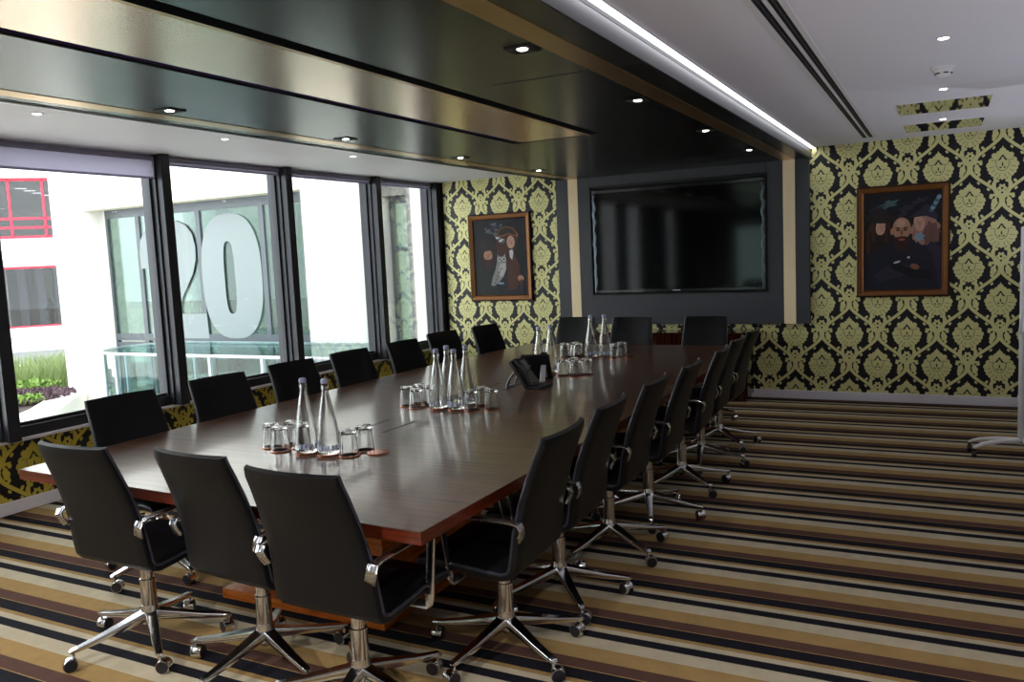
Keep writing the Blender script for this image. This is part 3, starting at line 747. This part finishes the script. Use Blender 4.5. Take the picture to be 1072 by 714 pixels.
for x, y, s_, nm in ((-3.42, 7.76, 15, 'behind the pair of far bottles, nearest the windows'), (-2.79, 7.72, 40, 'middle one of three'), (-2.04, 7.75, 5, 'nearest the right side')):
    place_chair(x, y, D2(180), D2(s_), 'black leather chair at far table end, '+nm)

# ------------------------------------------------------------------ bottles, tumblers, coasters
TZ = .7408
def make_bottle():
    t = empty('water_bottle', (0, 0, 0), 0, '', 'bottle', 'glass water bottles on the table')
    outer = [(.030, 0), (.052, .002), (.058, .010), (.058, .05), (.055, .09), (.046, .15), (.034, .215), (.022, .275), (.017, .30), (.0165, .318), (.019, .320), (.019, .332), (.0155, .334), (.0155, .345)]
    inner = [(.0125, .345), (.0125, .30), (.018, .27), (.030, .21), (.042, .15), (.051, .09), (.054, .05), (.053, .014), (.02, .010)]
    MB().lathe(outer+inner, 28).build('bottle_body', M['glass'], t, smooth=True)
    MB().lathe([(.0160, .343), (.0178, .345), (.0182, .354), (.0172, .362), (.012, .366), (.004, .367)], 22).build('cap', M['blue_cap'], t, smooth=True)
    lb = MB(); n = 18
    for rad, i0, i1, z0, z1 in ((.0588, 4, 13, .022, .046),):
        for k in range(i0, i1):
            a0, a1 = 2*PI*k/n-PI/2-1.5, 2*PI*(k+.62)/n-PI/2-1.5
            lb.add([(rad*math.cos(a), rad*math.sin(a), z) for a, z in ((a0, z0), (a1, z0), (a1, z1), (a0, z1))], [(0, 1, 2, 3)])
    lb.build('printed_mark', M['blue_cap'], t)
    return t
def make_tumbler():
    t = empty('glass_tumbler', (0, 0, 0), 0, '', 'glass', 'upturned tumblers on the table')
    MB().lathe([(.0465, 0), (.0462, .006), (.044, .05), (.0415, .09), (.040, .112), (.037, .121), (.012, .123), (.012, .106), (.034, .102), (.039, .06), (.042, .02), (.0432, 0)], 72, flute=.035, nfl=9).build('tumbler_body', M['glass'], t, smooth=True)
    return t
def make_coaster():
    o = MB().lathe([(.020, 0), (.049, 0), (.0505, .0015), (.0505, .0045), (.049, .006), (.02, .006)], 28).build('coaster', M['copper'], smooth=True)
    return tag(o, '', 'coaster', 'copper coasters on the table')
B0, G0, C0 = make_bottle(), make_tumbler(), make_coaster()
fl = {'b': False, 'g': False, 'c': False}
def put(kind, proto, x, y, z, label):
    o = proto if not fl[kind] else copy_tree(proto); fl[kind] = True
    o.location = (x, y, z); o.rotation_euler = (0, 0, random.uniform(-.5, .5)); o['label'] = label
    return o
def coaster(x, y, label, sc=1.0):
    o = put('c', C0, x, y, TZ, label); o.scale = (sc, sc, 1)
def bottle(x, y, lab):
    coaster(x, y, 'copper coaster under bottle, '+lab, 1.18); put('b', B0, x, y, TZ+.006, 'clear tapered water bottle, '+lab)
def tumbler(x, y, lab):
    coaster(x, y, 'copper coaster under tumbler, '+lab); put('g', G0, x, y, TZ+.006, 'upturned clear tumbler, '+lab)
c1 = 'in cluster nearest the camera'; c2 = 'in cluster before the phones'; c3 = 'beside the phones'; c4 = 'in farthest cluster'
for x, y, l in ((-3.02, 3.06, 'leftmost'), (-2.915, 3.01, 'front one left of the bottles'), (-2.95, 3.145, 'back one left of the bottles'), (-2.855, 3.10, 'one touching the left bottle'),
                (-2.50, 3.03, 'front one right of the bottles'), (-2.49, 3.14, 'back one right of the bottles')): tumbler(x, y, '%s %s' % (l, c1))
for x, y, l in ((-2.755, 3.025, 'left of two'), (-2.622, 3.03, 'right of two')): bottle(x, y, '%s %s' % (l, c1))
coaster(-2.395, 3.12, 'empty round copper coaster at right end of the cluster nearest the camera', 1.05)
for x, y, l in ((-2.99, 4.23, 'leftmost'), (-2.885, 4.18, 'front one left of the bottles'), (-2.865, 4.285, 'one touching the left bottle'), (-2.965, 4.335, 'back one left of the bottles'),
                (-2.50, 4.20, 'front one right of the bottles'), (-2.495, 4.325, 'back one right of the bottles'), (-2.39, 4.26, 'rightmost')): tumbler(x, y, '%s %s' % (l, c2))
for x, y, l in ((-2.745, 4.215, 'leftmost of four'), (-2.615, 4.21, 'front right of four'), (-2.775, 4.385, 'back left of four'), (-2.655, 4.42, 'rightmost of four')): bottle(x, y, '%s %s' % (l, c2))
for x, y, l in ((-2.71, 5.61, 'left of the pair'), (-2.68, 5.755, 'right of the pair')): bottle(x, y, '%s %s' % (l, c3))
for x, y, l in ((-2.51, 5.59, 'leftmost of the front row'), (-2.46, 5.68, 'second of the front row'), (-2.405, 5.595, 'third of the front row'), (-2.355, 5.685, 'rightmost of the front row')): tumbler(x, y, '%s %s' % (l, 'right of the phones'))
for x, y, l in ((-2.95, 6.63, 'leftmost'), (-2.885, 6.71, 'middle one left of the bottles'), (-2.825, 6.63, 'one touching the left bottle'), (-2.485, 6.64, 'first right of the bottles'), (-2.455, 6.74, 'second right of the bottles')): tumbler(x, y, '%s %s' % (l, c4))
for x, y, l in ((-2.71, 6.66, 'left of two'), (-2.592, 6.69, 'right of two')): bottle(x, y, '%s %s' % (l, c4))
coaster(-2.385, 6.70, 'empty round copper coaster at right end of the farthest cluster', 1.05)

# ------------------------------------------------------------------ desk phones
def make_phone(loc, rz, label):
    t = empty('desk_phone', loc, rz, label, 'phone', 'desk phones on the table')
    # local: user looks along +y from -y; body rises from the front (y=-.1) to the back (y=.1)
    R_ = Matrix.Translation((0, -.07, .012)) @ Matrix.Rotation(D2(56), 4, 'X')
    MB().box(-.105, .105, 0, .215, -.012, .014, mtx=R_).build('body', M['phone'], t, bevel=.005)
    MB().prism([(-.10, -.185), (.10, -.185), (.105, -.06), (-.105, -.06)], 0, .016).build('palm_rest', M['phone'], t, bevel=.005)
    MB().box(-.02, .085, .115, .195, .014, .017, mtx=R_).build('display', M['phone_screen'], t, bevel=.001)
    kb = MB()
    for i in range(3):
        for j in range(4): kb.box(-.012+i*.032, .012+i*.032, .016+j*.022, .032+j*.022, .014, .019, mtx=R_)
    kb.build('keypad', M['keys'], t)
    hs = MB()
    hs.loft([[R_ @ Vector((-.066+.023*x, y_, z_+.012*k)) for x, k in ((-1, -.6), (-.7, -1), (.7, -1), (1, -.6), (1, .6), (.7, 1), (-.7, 1), (-1, .6))] for y_, z_ in ((.005, .026), (.02, .031), (.05, .033), (.075, .044), (.11, .049), (.145, .044), (.17, .033), (.198, .031), (.213, .026))])
    hs.build('handset', M['phone'], t, smooth=True)
    st = MB()
    for s_ in (-1, 1):
        st.bar([(s_*.06, -.02, .10), (s_*.06, .03, .112), (s_*.06, .075, .06), (s_*.06, .10, .004)], (1, 0, 0), .018, .005)
        st.bar([(s_*.06, .03, .112), (s_*.06, -.02, .05), (s_*.06, -.055, .014)], (1, 0, 0), .012, .004)
    st.box(-.07, .07, .092, .104, 0, .012)
    st.build('stand', M['silver'], t)
    cord = [(-.10, -.02+.012*math.sin(k*1.9), .02+.011*abs(math.cos(k*1.9))) for k in range(2)]
    return t
make_phone((-2.585, 5.07, TZ), D2(90), 'black desk phone on silver stand, seen from its handset side')
make_phone((-2.62, 5.365, TZ), D2(195), 'black desk phone with its back turned to the camera, behind the other phone')

# ------------------------------------------------------------------ flipchart stand at the right edge
fc = empty('flipchart_stand', (.555, 7.05, 0), 0, 'white mobile flipchart stand at the right edge of the room', 'flipchart')
bs = MB()
for a in (170, 205, 20, -25):
    c, s_ = math.cos(D2(a)), math.sin(D2(a))
    bs.bar([(.02*c, .02*s_, .12), (.15*c, .15*s_, .118), (.28*c, .28*s_, .10), (.345*c, .345*s_, .075)], (-s_, c, 0), [.028, .024, .02, .014], [.014, .012, .010, .008])
bs.build('foot', M['white_plastic'], fc, smooth=True)
for a in (170, 205, 20, -25):
    c, s_ = math.cos(D2(a)), math.sin(D2(a))
    MB().lathe([(.022, -.016), (.026, -.012), (.026, .012), (.022, .016)], 18, axis='x', c=(.34*c, .34*s_, .026)).lathe([(.010, .03), (.010, .07)], 10, c=(.34*c, .34*s_, .0)).build('caster', M['rubber'], fc, smooth=True)
MB().tube([(0, 0, .11), (0, 0, 1.0), (0, .01, 1.7)], .024, 16).build('post', M['board_white'], fc, smooth=True)
Rb = Matrix.Translation((.38, -.045, 1.38)) @ Matrix.Rotation(D2(7), 4, 'Y') @ Matrix.Rotation(D2(-6), 4, 'X')
MB().box(-.36, .36, -.012, .012, -.50, .50, mtx=Rb).build('board', M['board_white'], fc, bevel=.006)
pd = MB(); rows = []
for i in range(13):
    v = i/12
    rows.append([Rb @ Vector((x, -.016-.05*max(0, (v-.75)/.25)**2*(1-(x+.35)/.9), .44-.92*v)) for x in (-.345, -.2, 0, .2, .345)])
vs = [p for r_ in rows for p in r_]
pd.add(vs, [(i*5+j, i*5+j+1, i*5+j+6, i*5+j+5) for i in range(12) for j in range(4)])
po = pd.build('paper_pad', M['white_plastic'], fc, smooth=True); sm = po.modifiers.new('thick', 'SOLIDIFY'); sm.thickness = .004

# ------------------------------------------------------------------ outside: courtyard wing with the numerals
GZ = -1.0
struct(MB().box(-70, XL-.14, -30, 60, GZ-.3, GZ).build('ground', M['paving']))
YW, YG = 10.0, 10.35
wg = empty('building_wing', (-10.4, YW, GZ), 0, 'white rendered building wing with deep windows and frosted numerals 20', 'building')
ox, oy, oz = -10.4, YW, GZ
def wbox(mb, x0, x1, y0, y1, z0, z1, mi=0): return mb.box(x0-ox, x1-ox, y0-oy, y1-oy, z0-oz, z1-oz, mi)
wm = MB()
wbox(wm, -15.0, -14.05, YW, 14.5, GZ, 6.5); wbox(wm, -14.05, -8.84, YW, YG+.1, 2.85, 6.5); wbox(wm, -8.84, -7.40, YW, YG+.5, GZ, 6.5)
wbox(wm, -7.40, -6.80, YW, YG+.1, 2.80, 6.5); wbox(wm, -6.80, -5.6, YW, YG+.5, GZ, 6.5); wbox(wm, -14.05, -5.6, 14.0, 14.5, GZ, 6.5)
wm.build('wall', M['stone'], wg)
wbox(MB(), -14.05, -8.84, YW+.002, YG+.1, 2.835, 2.85).build('soffit', M['soffit'], wg)
wbox(MB(), -7.40, -6.80, YW+.002, YG+.1, 2.785, 2.80).build('soffit', M['soffit'], wg)
wbox(MB(), -6.90, -6.80, YW+.03, YG+.05, GZ, 2.785).build('reveal', M['granite'], wg)
wbox(MB(), -7.40, -6.90, YW+.13, YG+.05, 2.62, 2.785).build('lintel', M['granite'], wg)
wbox(MB(), -14.05, -8.84, 12.6, 12.7, GZ, 2.9).build('inner_wall', M['teal_wall'], wg)
wbox(MB(), -14.05, -5.7, YG+.02, 12.6, GZ+.3, GZ+.36).build('inner_floor', M['paving'], wg)
ic = MB()
for x in (-13.3, -12.4, -11.0, -9.5, -7.1): wbox(ic, x, x+.22, 11.6, 11.8, GZ+.36, 2.8)
ic.build('inner_column', M['grey_frame'], wg)
fx = [-13.92, -13.05, -11.50, -10.02, -8.84]
for a, b in zip(fx[:-1], fx[1:]):
    f = MB()
    wbox(f, a, a+.05, YG-.02, YG+.06, GZ, 2.68); wbox(f, b-.05, b, YG-.02, YG+.06, GZ, 2.68)
    wbox(f, a, b, YG-.02, YG+.06, 2.68, 2.834); wbox(f, a+.05, b-.05, YG-.02, YG+.06, .40, .52); wbox(f, a+.09, a+.15, YG-.018, YG+.05, GZ, .30); wbox(f, a+.05, b-.05, YG-.019, YG+.05, .30, .36)
    fo = f.build('window_frame', M['grey_frame'], wg)
    wbox(MB(), a+.04, b-.04, YG, YG+.012, .5, 2.70).build('window_pane', M['teal_pane'], fo)
    wbox(MB(), a+.1, b-.04, YG, YG+.012, GZ, .36).build('door_pane', M['teal_pane'], fo)
f = MB(); wbox(f, -7.40, -7.33, YG-.04, YG+.04, GZ, 2.63); wbox(f, -6.97, -6.90, YG-.04, YG+.04, GZ, 2.63); wbox(f, -7.33, -6.97, YG-.04, YG+.04, 2.52, 2.63); wbox(f, -7.33, -7.05, YG-.04, YG+.04, 1.80, 1.86); wbox(f, -7.08, -7.04, YG-.04, YG+.04, GZ, 1.80)
fo = f.build('window_frame', M['grey_frame'], wg)
wbox(MB(), -7.33, -6.97, YG, YG+.012, GZ, 2.52).build('window_pane', M['teal_pane'], fo)
# the frosted figures on the glass
def numeral(poly, hole=None):
    vs = [Vector((x-ox, YG-.026-oy, z-oz)) for x, z in poly]
    mb = MB()
    if hole:
        h_ = [Vector((x-ox, YG-.026-oy, z-oz)) for x, z in hole]; n = len(vs)
        back = [v+Vector((0, .004, 0)) for v in vs]; hb = [v+Vector((0, .004, 0)) for v in h_]
        mb.loft([vs, h_, hb, back], closed=True)
    else:
        mb.add(vs, [tuple(range(len(vs)))])
        mb.add([v+Vector((0, .004, 0)) for v in vs], [tuple(range(len(vs)))])
    o = mb.build('numeral', M['frost'], wg, normals=bool(hole))
two = [(200, 285), (199, 230), (205, 180), (225, 143), (255, 120), (295, 111), (340, 116), (375, 135), (396, 168), (404, 215), (402, 262), (388, 312), (362, 362), (342, 402), (334, 435), (335, 457), (425, 457), (428, 548), (224, 548), (224, 490), (234, 425), (256, 372), (284, 322), (305, 280), (314, 245), (313, 215), (306, 203), (299, 208), (297, 235), (297, 285)]
numeral([(-13.03+(x-200)*1.58/225, .46+(545-y)*2.10/432) for x, y in two])
n = 48
def sup(cx, cz, rx, rz, p):
    return [(cx+rx*math.copysign(abs(math.cos(2*PI*k/n))**(2/p), math.cos(2*PI*k/n)), cz+rz*math.copysign(abs(math.sin(2*PI*k/n))**(2/p), math.sin(2*PI*k/n))) for k in range(n)]
numeral(sup(-10.78, 1.52, .70, 1.07, 2.6), sup(-10.82, 1.50, .125, .62, 3.2))

# curved glass enclosure in the court
dg = empty('glass_enclosure', (-9.9, 9.0, GZ), 0, 'low curved clear glass enclosure with flat glass lid in the courtyard', 'glass enclosure')
def arc(r_, cx, cy, a0, a1, k): return [(cx+r_*math.cos(a0+(a1-a0)*i/k), cy+r_*math.sin(a0+(a1-a0)*i/k)) for i in range(k+1)]
outl = [(3.0, -.75)]+[(3.0, .8)]+arc(.8, -1.35, 0, PI/2, 3*PI/2, 14)[0:0]+[(-1.3, .8)]+arc(.78, -1.3, .02, PI/2, 3*PI/2, 16)[1:-1]+[(-1.3, -.76)]
lid = MB().prism(outl, 1.42, 1.46).build('lid', M['clear_drum'], dg)
inl = [(x*.985, y*.97) for x, y in outl]
wl = MB(); n_ = len(inl)
for i in range(1, n_):
    (xa, ya), (xb, yb) = inl[i], inl[(i+1) % n_]
    wl.add([(xa, ya, 0), (xb, yb, 0), (xb, yb, 1.42), (xa, ya, 1.42)], [(0, 1, 2, 3)])
wl.build('glass_wall', M['clear_drum'], dg)
for i, (x, y) in enumerate([(-1.3, -.74), (-.3, -.72), (.7, -.72), (1.7, -.72), (2.7, -.72), (-1.85, -.53), (-2.03, 0), (-1.3, .76), (.7, .76)]):
    MB().box(x-.022, x+.022, y-.022, y+.022, 0, 1.42).build('post', M['steel'], dg)
rimm = MB(); rimm.tube([(x*1.003, y*1.003, 1.44) for x, y in outl[1:]+outl[:1]], .022, 8); rimm.build('rim', M['silver'], dg, smooth=True)

# planter by the street
pl = empty('planter', (-13.5, 8.2, GZ), 0, 'white walled planter bed outside the nearest window', 'planter')
inn = [(-11.6, 5.9), (-13.02, 7.63), (-13.46, 8.24), (-14.5, 9.3), (-15.05, 9.9)]
out = [(-11.2, 6.25), (-12.62, 7.95), (-13.08, 8.58), (-14.12, 9.62), (-14.4, 9.94)]
q = lambda v: (v[0]+13.5, v[1]-8.2)
MB().prism([q(v) for v in inn]+[q(v) for v in out[::-1]], 0, .48).build('parapet', M['stone'], pl, bevel=.02)
MB().prism([q(v) for v in inn]+[q(v) for v in ((-15.2, 12.2), (-18.6, 12.2), (-20, 9.0), (-15.2, 4.6))], 0, .43).build('soil_bed', M['soil'], pl)
SOIL = GZ+.43
def leafy(name, cx, cy, r_, h_, n, m, label, cat, group, size=.06, kind=None):
    mb = MB()
    for _ in range(n):
        a, rr_ = random.uniform(0, 2*PI), r_*math.sqrt(random.random())
        x, y = rr_*math.cos(a), rr_*math.sin(a); z = h_*random.random()*(1-.6*(rr_/r_)**2)
        s_ = size*random.uniform(.6, 1.2); d_ = Vector((random.uniform(-1, 1), random.uniform(-1, 1), random.uniform(.1, 1))).normalized(); e_ = d_.orthogonal().normalized()
        p = Vector((x, y, z+.02))
        mb.add([p, p+d_*s_*.5+e_*s_*.28, p+d_*s_, p+d_*s_*.5-e_*s_*.28], [(0, 1, 2, 3)])
    o = mb.build(name, m, normals=False); o.location = (cx, cy, SOIL)
    return tag(o, label, cat, group, kind)
def grasses(cx, cy, r_, h_, n):
    mb = MB()
    for _ in range(n):
        a, rr_ = random.uniform(0, 2*PI), r_*math.sqrt(random.random())
        x, y = rr_*math.cos(a), rr_*math.sin(a); l = h_*random.uniform(.6, 1.1); b = random.uniform(0, 2*PI); w_ = .006
        lean = random.uniform(.1, .55)
        dx, dy = math.cos(b), math.sin(b); sx, sy = -dy*w_, dx*w_
        p = [(x+dx*l*lean*k*k, y+dy*l*lean*k*k, l*k*(1-.25*k*k)) for k in (0, .35, .7, 1)]
        vs = []
        for i, (u, v, z) in enumerate(p): f_ = 1-.3*i; vs += [(u-sx*f_, v-sy*f_, z), (u+sx*f_, v+sy*f_, z)]
        mb.add(vs, [(0, 1, 3, 2), (2, 3, 5, 4), (4, 5, 7, 6)])
    o = mb.build('ornamental_grass', M['grass'], normals=False); o.location = (cx, cy, SOIL)
    return tag(o, 'feathery pale green ornamental grass at the back of the planter bed', 'grass', None, 'stuff')
grasses(-16.75, 10.7, 1.25, .80, 3200)
leafy('ground_cover', -15.0, 8.95, 1.0, .10, 2600, M['purple_leaf'], 'low purple grey ground cover plants in the planter bed', 'ground cover', None, .08, 'stuff')
leafy('green_shrub', -14.05, 7.95, .22, .16, 300, M['leaf'], 'low bright green shrub at the front of the planter bed', 'shrub', 'green shrubs in the planter', .08)
leafy('green_shrub', -14.25, 8.75, .22, .16, 300, M['leaf'], 'low bright green shrub in the middle of the planter bed, against the white parapet', 'shrub', 'green shrubs in the planter', .08)
leafy('green_shrub', -15.95, 10.0, .42, .20, 500, M['leaf'], 'low bright green shrub just before the ornamental grass', 'shrub', 'green shrubs in the planter', .10)

# street and the building across it
road_dir = Vector((.64, .77, 0))
ang = math.atan2(.77, .64)
P0 = Vector((-32.94, 20.88, GZ))
rd = struct(MB().box(-40, 40, -11.0, -5.0, 0.0, .03).build('road', M['asphalt'])); rd.location = P0; rd.rotation_euler = (0, 0, ang)
kb = struct(MB().box(-40, 40, -5.0, -4.7, 0, .12).box(-40, 40, -11.3, -11.0, 0, .12).build('kerb', M['stone'])); kb.location = P0; kb.rotation_euler = (0, 0, ang)
fb = empty('office_building', P0, ang, 'white office building with red window frames across the street', 'building')
z_ = lambda v: v+.6
fb.scale = (1.177, 1.177, 1.177)
wm = MB()
wm.box(-9, 6, 0, .5, z_(5.05), 10); wm.box(-9, 6, 0, .5, z_(2.03), z_(3.0)); wm.box(-9, 6, 0, .5, 0, z_(-.08))
wm.box(.93, 6, 0, .5, z_(-.08), z_(5.05)); wm.box(-1.9, -.82, 0, .5, z_(-.08), z_(2.03)); wm.box(-9, -3.6, 0, .5, z_(-.08), z_(2.03)); wm.box(-9, -3.0, 0, .5, z_(3.0), z_(5.05)); wm.box(-9, 6, 5, 5.4, 0, 10)
wm.build('wall', M['stone'], fb)
MB().box(-9, 1.0, -.10, .02, z_(2.83), z_(3.0)).box(-9, 1.0, -.06, .0, z_(5.05), z_(5.22)).build('ledge', M['grey_band'], fb)
MB().box(-9, .95, -.04, .02, z_(2.03), z_(2.28)).build('stone_band', M['grey_band'], fb)
MB().box(-9, 1.1, -.3, 0, 0, z_(-.35)).build('plinth', M['grey_band'], fb)
MB().box(-8, 2, 3.4, 3.5, 0, z_(5.3)).build('office_wall', M['dim_room'], fb)
MB().box(-8, 2, .5, 3.4, z_(2.2), z_(2.5)).build('office_floor', M['dim_room'], fb)
MB().box(-8, 2, .5, 3.4, 0, z_(-.3)).build('office_floor', M['dim_room'], fb)
wf = MB()
for a, b, c, e in ((-3.0, .93, 4.96, 5.05), (-3.0, .93, 3.0, 3.09), (-3.0, .93, 3.64, 3.72), (-3.0, .93, 3.33, 3.41), (.84, .93, 3.0, 5.05), (.55, .63, 3.0, 5.05), (-.48, -.40, 3.0, 5.05), (-1.5, -1.42, 3.0, 5.05)): wf.box(a, b, .05, .16, z_(c), z_(e))
wo = wf.build('window_frame', M['red'], fb)
MB().box(-3.0, .93, .10, .115, z_(3.0), z_(5.05)).build('window_pane', M['dark_pane'], wo)
wf = MB()
for a, b, c, e in ((-.82, .93, 1.96, 2.03), (-.82, .93, -.08, -.02)): wf.box(a, b, .05, .16, z_(c), z_(e))
wo = wf.build('window_frame', M['red'], fb)
MB().box(-.82, .93, .10, .115, z_(-.08), z_(2.0)).build('window_pane', M['dark_pane'], wo)
tl = MB()
for k in range(6): tl.box(-.35+.22*k, .0+.22*k, 1.0+.35*k, 1.06+.35*k, z_(4.78-.05*k), z_(4.80-.05*k))
tl.build('tube_lamp', M['lamp_tube'], fb)
col_ = MB()
for x in (-.55, .05, .62): col_.box(x-.1, x+.14, 1.5, 1.75, z_(-.3), z_(2.2))
col_.build('office_column', M['grey_band'], fb)
# figure seen through the lower office window
pe = bpy.data.meshes.new('person'); bm = bmesh.new()
J = {'pelvis': (0, 0, .92, .13), 'waist': (0, 0, 1.08, .12), 'chest': (0, .02, 1.30, .145), 'neck': (0, .03, 1.46, .055), 'headb': (0, .06, 1.54, .075), 'head': (0, .07, 1.64, .095), 'headt': (0, .06, 1.72, .07),
     'shl': (-.17, .02, 1.38, .06), 'ell': (-.22, .06, 1.12, .045), 'wrl': (-.10, .24, 1.10, .035), 'hdl': (-.06, .30, 1.12, .04), 'shr': (.17, .02, 1.38, .06), 'elr': (.23, .04, 1.12, .045), 'wrr': (.14, .24, 1.10, .035), 'hdr': (.10, .30, 1.13, .04),
     'hipl': (-.10, 0, .86, .095), 'knl': (-.11, .02, .48, .065), 'anl': (-.11, -.02, .08, .045), 'tol': (-.12, .12, .035, .035), 'hipr': (.10, 0, .86, .095), 'knr': (.11, .02, .48, .065), 'anr': (.11, -.02, .08, .045), 'tor': (.12, .12, .035, .035)}
E_ = [('pelvis', 'waist'), ('waist', 'chest'), ('chest', 'neck'), ('neck', 'headb'), ('headb', 'head'), ('head', 'headt'), ('chest', 'shl'), ('shl', 'ell'), ('ell', 'wrl'), ('wrl', 'hdl'), ('chest', 'shr'), ('shr', 'elr'), ('elr', 'wrr'), ('wrr', 'hdr'),
      ('pelvis', 'hipl'), ('hipl', 'knl'), ('knl', 'anl'), ('anl', 'tol'), ('pelvis', 'hipr'), ('hipr', 'knr'), ('knr', 'anr'), ('anr', 'tor')]
keys_ = list(J)
vm = [bm.verts.new(J[k][:3]) for k in keys_]
for a, b in E_: bm.edges.new((vm[keys_.index(a)], vm[keys_.index(b)]))
bm.to_mesh(pe); bm.free()
po = bpy.data.objects.new('person', pe); COL.objects.link(po); pe.materials.append(M['cloth_dark'])
sk = po.modifiers.new('skin', 'SKIN'); po.modifiers.new('smooth', 'SUBSURF').levels = 1
if not pe.skin_vertices: pe.skin_vertices.new()
for i, k in enumerate(keys_):
    pe.skin_vertices[0].data[i].radius = (J[k][3], J[k][3]); pe.skin_vertices[0].data[i].use_root = (k == 'pelvis')
pv = P0+Matrix.Rotation(ang, 3, 'Z') @ (1.177*Vector((.42, .75, z_(-.3))))
po.location = pv; po.rotation_euler = (0, 0, ang+2.0); po.scale = (.85, .85, .85)
tag(po, 'person in dark clothes standing behind the lower office window', 'person')
